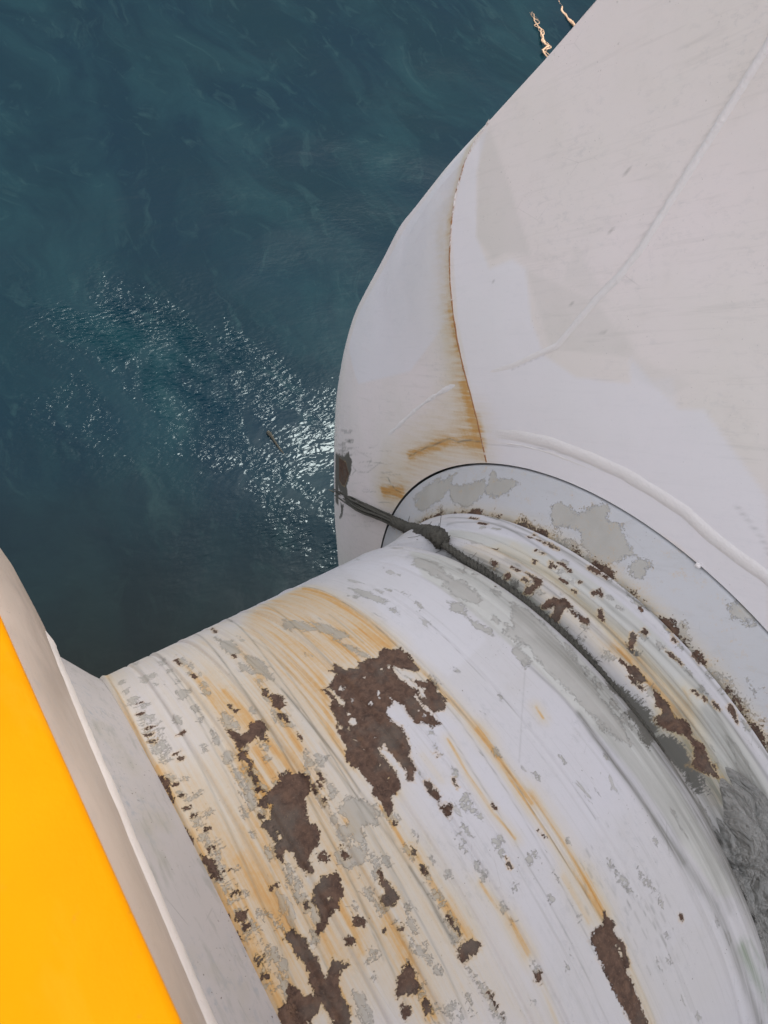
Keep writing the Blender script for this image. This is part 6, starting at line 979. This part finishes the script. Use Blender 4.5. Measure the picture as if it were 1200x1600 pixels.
# little spot of weld spatter at the opening's edge
def blob(name, c, r, mat, parent=None, seed=0, sc3=(1, 1, 1)):
    rg = np.random.default_rng(seed); nu, nv = 9, 14; V = []
    for i in range(nu):
        t_ = math.pi*i/(nu-1)
        for j in range(nv):
            p = 2*math.pi*j/nv; q = 1+.18*math.sin(3*p+seed)*math.sin(2*t_)+rg.normal(0, .04)
            V.append((c[0]+r*q*sc3[0]*math.sin(t_)*math.cos(p), c[1]+r*q*sc3[1]*math.sin(t_)*math.sin(p), c[2]+r*q*sc3[2]*math.cos(t_)))
    return mesh(name, V, gridF(nu, nv, close=True), mat, parent)
blob('weld_spatter', (.708, RH*math.sin(math.radians(17.3)), RH*math.cos(math.radians(17.3))), .008, M_weld, hull, 3)

# ------------------------------------------------------------------ near cheek with beige rim, left of the roller
cheek = empty('bulwark_cheek', 'near bulwark edge with weathered beige rim and thin pale lip beside the yellow plate', 'bulwark', (-1, 0, -3.2))
thc = np.radians(np.linspace(-75, 120, 400)); dg = np.degrees(thc)
def sweep(name, sec, mat, parent, jag=0, seed=0):
    """sec(theta_deg array) -> list of (x array, r array)"""
    S_ = sec(dg); rg = np.random.default_rng(seed); rows = []
    for x_, r_ in S_:
        x_ = np.broadcast_to(x_, dg.shape)+0.0; r_ = np.broadcast_to(r_, dg.shape)+0.0
        rows.append(np.stack([x_, r_*np.sin(thc), r_*np.cos(thc)], -1))
    V = np.stack(rows, 0)
    if jag:
        j = np.convolve(rg.normal(0, 1, V.shape[1]+4), np.ones(5)/5, 'valid')*jag; V[1:3, :, 0] += j
    return mesh(name, V.reshape(-1, 3), gridF(V.shape[0], V.shape[1]), mat, parent, uvs=np.stack([V[..., 0], np.broadcast_to(thc, V.shape[:2])], -1).reshape(-1, 2))
xK = lambda d: -.7125+.00030*np.clip(d, -10, 75)
xE = lambda d: -.7240+.00037*np.clip(d, -10, 75)
sweep('lip', lambda d: [(xK(d)-.004, 1.120), (xK(d), 1.146), (xK(d)-.001, 1.158), (xE(d)-.004, 1.200), (xE(d)-.03, 1.205)], M_ledge, cheek, .0012, 4)
sweep('rim', lambda d: [(xE(d)-.02, 1.15), (xE(d)-.0015, 1.193), (xE(d)-.001, 1.206), (xE(d)-.004, 1.27), (xE(d)-.012, 1.40), (xE(d)-.030, 1.50), (xE(d)-.06, 1.545), (xE(d)-.14, 1.56), (-1.5, 1.56), (-1.5, 1.1)], M_beige, cheek, .0006, 6)
plate = empty('yellow_guard', 'bright yellow painted steel guard filling the lower left corner in front of the beige rim', 'guard plate', (-1.2, 0, 1.5))
xY = lambda d: -.735-.0006*(np.clip(d, -20, 75)-10)
rY = 1.66
sweep('guard_plate', lambda d: [(xY(d)-.02, rY-.03), (xY(d)-.006, rY-.026), (xY(d), rY-.018), (xY(d)-.001, rY-.008), (xY(d)-.008, rY), (xY(d)-.10, rY+.012), (xY(d)-.35, rY+.02), (-1.7, rY), (-1.7, rY-.06), (xY(d)-.05, rY-.05)], M_yellow, plate)

# ------------------------------------------------------------------ deck and stern plating on the far side of the roller (just outside the picture)
def box(name, lo, hi, mat, parent=None):
    x0, y0, z0 = lo; x1, y1, z1 = hi
    V = [(x0, y0, z0), (x1, y0, z0), (x1, y1, z0), (x0, y1, z0), (x0, y0, z1), (x1, y0, z1), (x1, y1, z1), (x0, y1, z1)]
    return mesh(name, V, [(0, 3, 2, 1), (4, 5, 6, 7), (0, 1, 5, 4), (1, 2, 6, 5), (2, 3, 7, 6), (3, 0, 4, 7)], mat, parent, smooth=False)
dk = empty('stern_deck', 'grey steel deck and stern plating on the inboard side of the roller', 'deck', (0, -2, -3.2))
box('deck_plate', (-.70, -6, .62), (.70, -1.12, .70), M_dark, dk)
box('transom_plate', (-.70, -1.20, -4.2), (.70, -1.12, .615), M_dark, dk)

# ------------------------------------------------------------------ rope
def tube(name, P, R, mat, parent=None, twist=0, lobes=3, depth=.12, nseg=14, jit=0, seed=0):
    P = np.asarray(P, float); n = len(P); R = np.broadcast_to(R, (n,)); rg = np.random.default_rng(seed)
    T_ = np.gradient(P, axis=0); T_ /= np.linalg.norm(T_, axis=1)[:, None]
    up = np.array([.3, .2, 1.0]); V = []
    L = np.concatenate([[0], np.cumsum(np.linalg.norm(np.diff(P, axis=0), axis=1))])
    for i in range(n):
        a_ = np.cross(T_[i], up); a_ /= np.linalg.norm(a_); b_ = np.cross(T_[i], a_)
        for q in range(nseg):
            an = 2*math.pi*q/nseg; rr_ = R[i]*(1-depth+depth*abs(math.cos(lobes*.5*(an-twist*L[i]))))*(1+jit*rg.normal())
            V.append(P[i]+a_*rr_*math.cos(an)+b_*rr_*math.sin(an))
    return mesh(name, V, gridF(n, nseg, close=True), mat, parent)
def smooth_path(P, n):
    P = np.asarray(P, float); t = np.arange(len(P)); u = np.linspace(0, len(P)-1, n); out = []
    Q = np.vstack([2*P[0]-P[1], P, 2*P[-1]-P[-2]])
    for x in u:
        i = min(int(x), len(P)-2); f = x-i; p0, p1, p2, p3 = Q[i:i+4]
        out.append(.5*((2*p1)+(-p0+p2)*f+(2*p0-5*p1+4*p2-p3)*f*f+(-p0+3*p1-3*p2+p3)*f**3))
    return np.array(out)
rope = empty('frayed_rope', 'dark frayed rope running from the black scuff on the nose into the roller groove', 'rope', (.45, .9, .6))
r0 = [np.array(p) for p in W['rope0']]
on = [np.array([s_, (prof(np.array([s_]))[0]+.004)*math.sin(t_), (prof(np.array([s_]))[0]+.004)*math.cos(t_)]) for s_, t_ in W['rope']]
main = smooth_path(r0[1:]+on, 420)
Lm = np.linspace(0, 1, 420)
# lay of the rope: thin in the groove
Rm = np.interp(Lm, [0, .1, .25, .4, .7, 1], [.011, .011, .012, .015, .015, .004])
tube('rope_strand', main, Rm, M_rope, rope, twist=120, lobes=3, depth=.42, jit=.05, seed=2)
# frayed bundle between nose and knot
k0 = on[0]
for i in range(12):
    rg = np.random.default_rng(40+i); off = rg.normal(0, .012, 3)
    Pf = [r0[0]+rg.normal(0, .012, 3)+np.array([0, .0, .0]), r0[1]+off*1.4+rg.normal(0, .006, 3), r0[2]+off, r0[3]+off*.9, k0+off*.6+np.array([0, .01, .012])]
    tube('strand', smooth_path(Pf, 70), rg.uniform(.003, .0075), M_rope, rope, twist=200, lobes=2, depth=.3, nseg=7, jit=.06, seed=i)
lk = smooth_path([r0[2]+(r0[3]-r0[2])*.2, r0[3], k0+np.array([0, .012, .015]), on[1]*.25+k0*.75], 120); l_ = np.linspace(0, 1, 120)
tube('knot', lk, np.interp(l_, [0, .15, .5, .8, .95, 1], [.010, .022, .027, .030, .027, .010]), M_rope, rope, twist=260, lobes=5, depth=.34, nseg=20, jit=.07, seed=7)
for i in range(60):
    rg = np.random.default_rng(100+i); c = lk[rg.integers(5, 118)]; d = rg.normal(0, 1, 3); d /= np.linalg.norm(d); l2 = rg.uniform(.012, .035)
    if i == 0: fV, fF = [], []
    p = [c+d*.014, c+d*(.02+l2*.5)+rg.normal(0, .004, 3), c+d*(.02+l2)+rg.normal(0, .008, 3)]
    b0 = len(fV); w_ = np.cross(d, [0, .3, 1]); w_ = w_/np.linalg.norm(w_)*.0009; w2 = np.cross(d, w_); w2 = w2/np.linalg.norm(w2)*.0009
    for q in p:
        fV += [q+w_, q+w2, q-w_, q-w2]
    for k_ in range(2):
        for q in range(4): fF.append((b0+k_*4+q, b0+k_*4+(q+1) % 4, b0+k_*4+4+(q+1) % 4, b0+k_*4+4+q))
for i in range(520):
    c = main[rg.integers(20, 330)]; d = rg.normal(0, 1, 3); d /= np.linalg.norm(d); l2 = rg.uniform(.004, .016)
    p = [c+d*.010, c+d*(.010+l2*.5)+rg.normal(0, .003, 3), c+d*(.010+l2)+rg.normal(0, .006, 3)]
    b0 = len(fV); w_ = np.cross(d, [0, .3, 1]); w_ = w_/np.linalg.norm(w_)*.0006; w2 = np.cross(d, w_); w2 = w2/np.linalg.norm(w2)*.0006
    for q in p: fV += [q+w_, q+w2, q-w_, q-w2]
    for k_ in range(2):
        for q in range(4): fF.append((b0+k_*4+q, b0+k_*4+(q+1) % 4, b0+k_*4+4+(q+1) % 4, b0+k_*4+4+q))
fz = mesh('loose_fibres', fV, fF, M_rope, rope); fz['kind'] = 'stuff'
# tuft of dark weed that grows where the rope rubs the nose
wt = []
# rope's other end, afloat below the nose
tail = [(2.12, 2.45, ZW+.03), (1.98, 2.62, ZW-.004), (1.86, 2.82, ZW+.0), (1.83, 3.0, ZW-.002), (1.80, 3.15, ZW+.02), (1.79, 3.28, ZW+.03), (1.78, 3.36, ZW+.03)]
tl = smooth_path(tail, 120)
tr = tube('rope', tl, np.interp(np.linspace(0, 1, 120), [0, .5, .8, .93, 1], [.006, .008, .011, .024, .010]), M_slime, None, twist=60, lobes=3, depth=.3, jit=.12, seed=9)
tag(tr, 'slimy brown rope end floating on the water left of the hull nose', 'rope')
for i, (pts, lab) in enumerate([(W['strand0'], 'pale orange strand on the water at the top edge, nearer the hull corner'),
                                (W['strand1'], 'shorter frayed orange strand on the water just below and left of the other')]):
    e = empty('floating_strand', lab, 'seaweed', pts[2], group='orange strands near the hull')  # wavy pale orange strands laid on the water surface
    base = smooth_path([(p[0], p[1], ZW+.02) for p in pts], 120); rg = np.random.default_rng(60+i); u_ = np.linspace(0, 1, 120)
    pw = np.interp(u_, [0, .2, .6, .9, 1], [.2, .5, 1, .8, .15] if i else [.6, .8, .7, 1.1, .3])
    for k_ in range(3 if i else 2):
        wob = np.stack([np.sin(u_*(26+7*k_)+k_*2)*rg.uniform(.02, .07), np.sin(u_*(17+5*k_)+k_)*rg.uniform(.02, .05), u_*0], -1)*(1 if i else .35)
        tube('orange_strand', base+wob, pw*(.017 if i else .030)*(1-.35*k_), M_tan, e, twist=14, lobes=2, depth=.5, nseg=8, jit=.12, seed=k_+i*9)

# ------------------------------------------------------------------ soaked cloth jammed in the groove
def fold_noise(x, y, rg, n=9, fx=60, fy=14):
    """ridged creases: sharp crests, rounded valleys"""
    wx = .012*np.sin(y*9+1)+.006*np.sin(y*23+x*30); f = np.zeros_like(x)
    for k_ in range(n):
        a1, a2, p = rg.uniform(-fx, fx), rg.uniform(-fy, fy), rg.uniform(0, 6.28)
        f += (1-np.abs(np.sin((x+wx)*a1+y*a2+p+.8*np.sin(y*8+x*25+k_))))**2.2*rg.uniform(.3, 1)
    return f/n*2.2
def cloth():
    e = empty('rag', 'crumpled soaked grey cloth jammed in the roller groove at the right edge', 'cloth', (.47, -.1, 1.0))
    for nm, th0, th1, c0, c1, w0, w1, hgt, sd in (('cloth_fold', -5.5, -64, .492, .45, .050, .085, .050, 8), ('cloth_fold', -10, -60, .412, .405, .012, .030, .034, 21), ('cloth_fold', -12, -30, .545, .560, .02, .035, .03, 5)):
        n1, n2 = 110, 260; a_, q = np.meshgrid(np.linspace(0, 1, n1), np.linspace(0, 1, n2), indexing='ij'); rg = np.random.default_rng(sd)
        T2 = np.radians(th0+(th1-th0)*q); T2 = T2+.02*np.sin(a_*9+sd)*(1-q)
        cs = c0+(c1-c0)*q+.006*np.sin(q*14+sd); wd = (w0+(w1-w0)*np.clip(q*2.4, 0, 1)**.7)*np.clip(q*16, .002, 1)**.4+.007*np.sin(q*31+sd)*np.clip(q*6, 0, 1)+.004*np.sin(q*83)
        S2 = cs+(a_-.5)*2*wd
        f = fold_noise(S2, T2, rg)+.4*fold_noise(S2, T2, rg, 7, 190, 45)
        env = np.clip((1-np.abs(a_-.5)*2)*4, 0, 1)**.5*np.clip(q*9, 0, 1)**.6
        R2 = prof(S2)+.001+env*(.006+hgt*f)-(1-env)*.008
        R2 = R2+env*.012*np.sin(q*5+sd)
        S2 = S2+env*.006*np.sin(T2*40+f*4)
        mesh(nm, np.stack([S2, R2*np.sin(T2), R2*np.cos(T2)], -1).reshape(-1, 3), gridF(n1, n2), M_cloth, e)
cloth()
print('tris', sum(len(p.vertices)-2 for o in bpy.data.objects if o.type == 'MESH' for p in o.data.polygons))
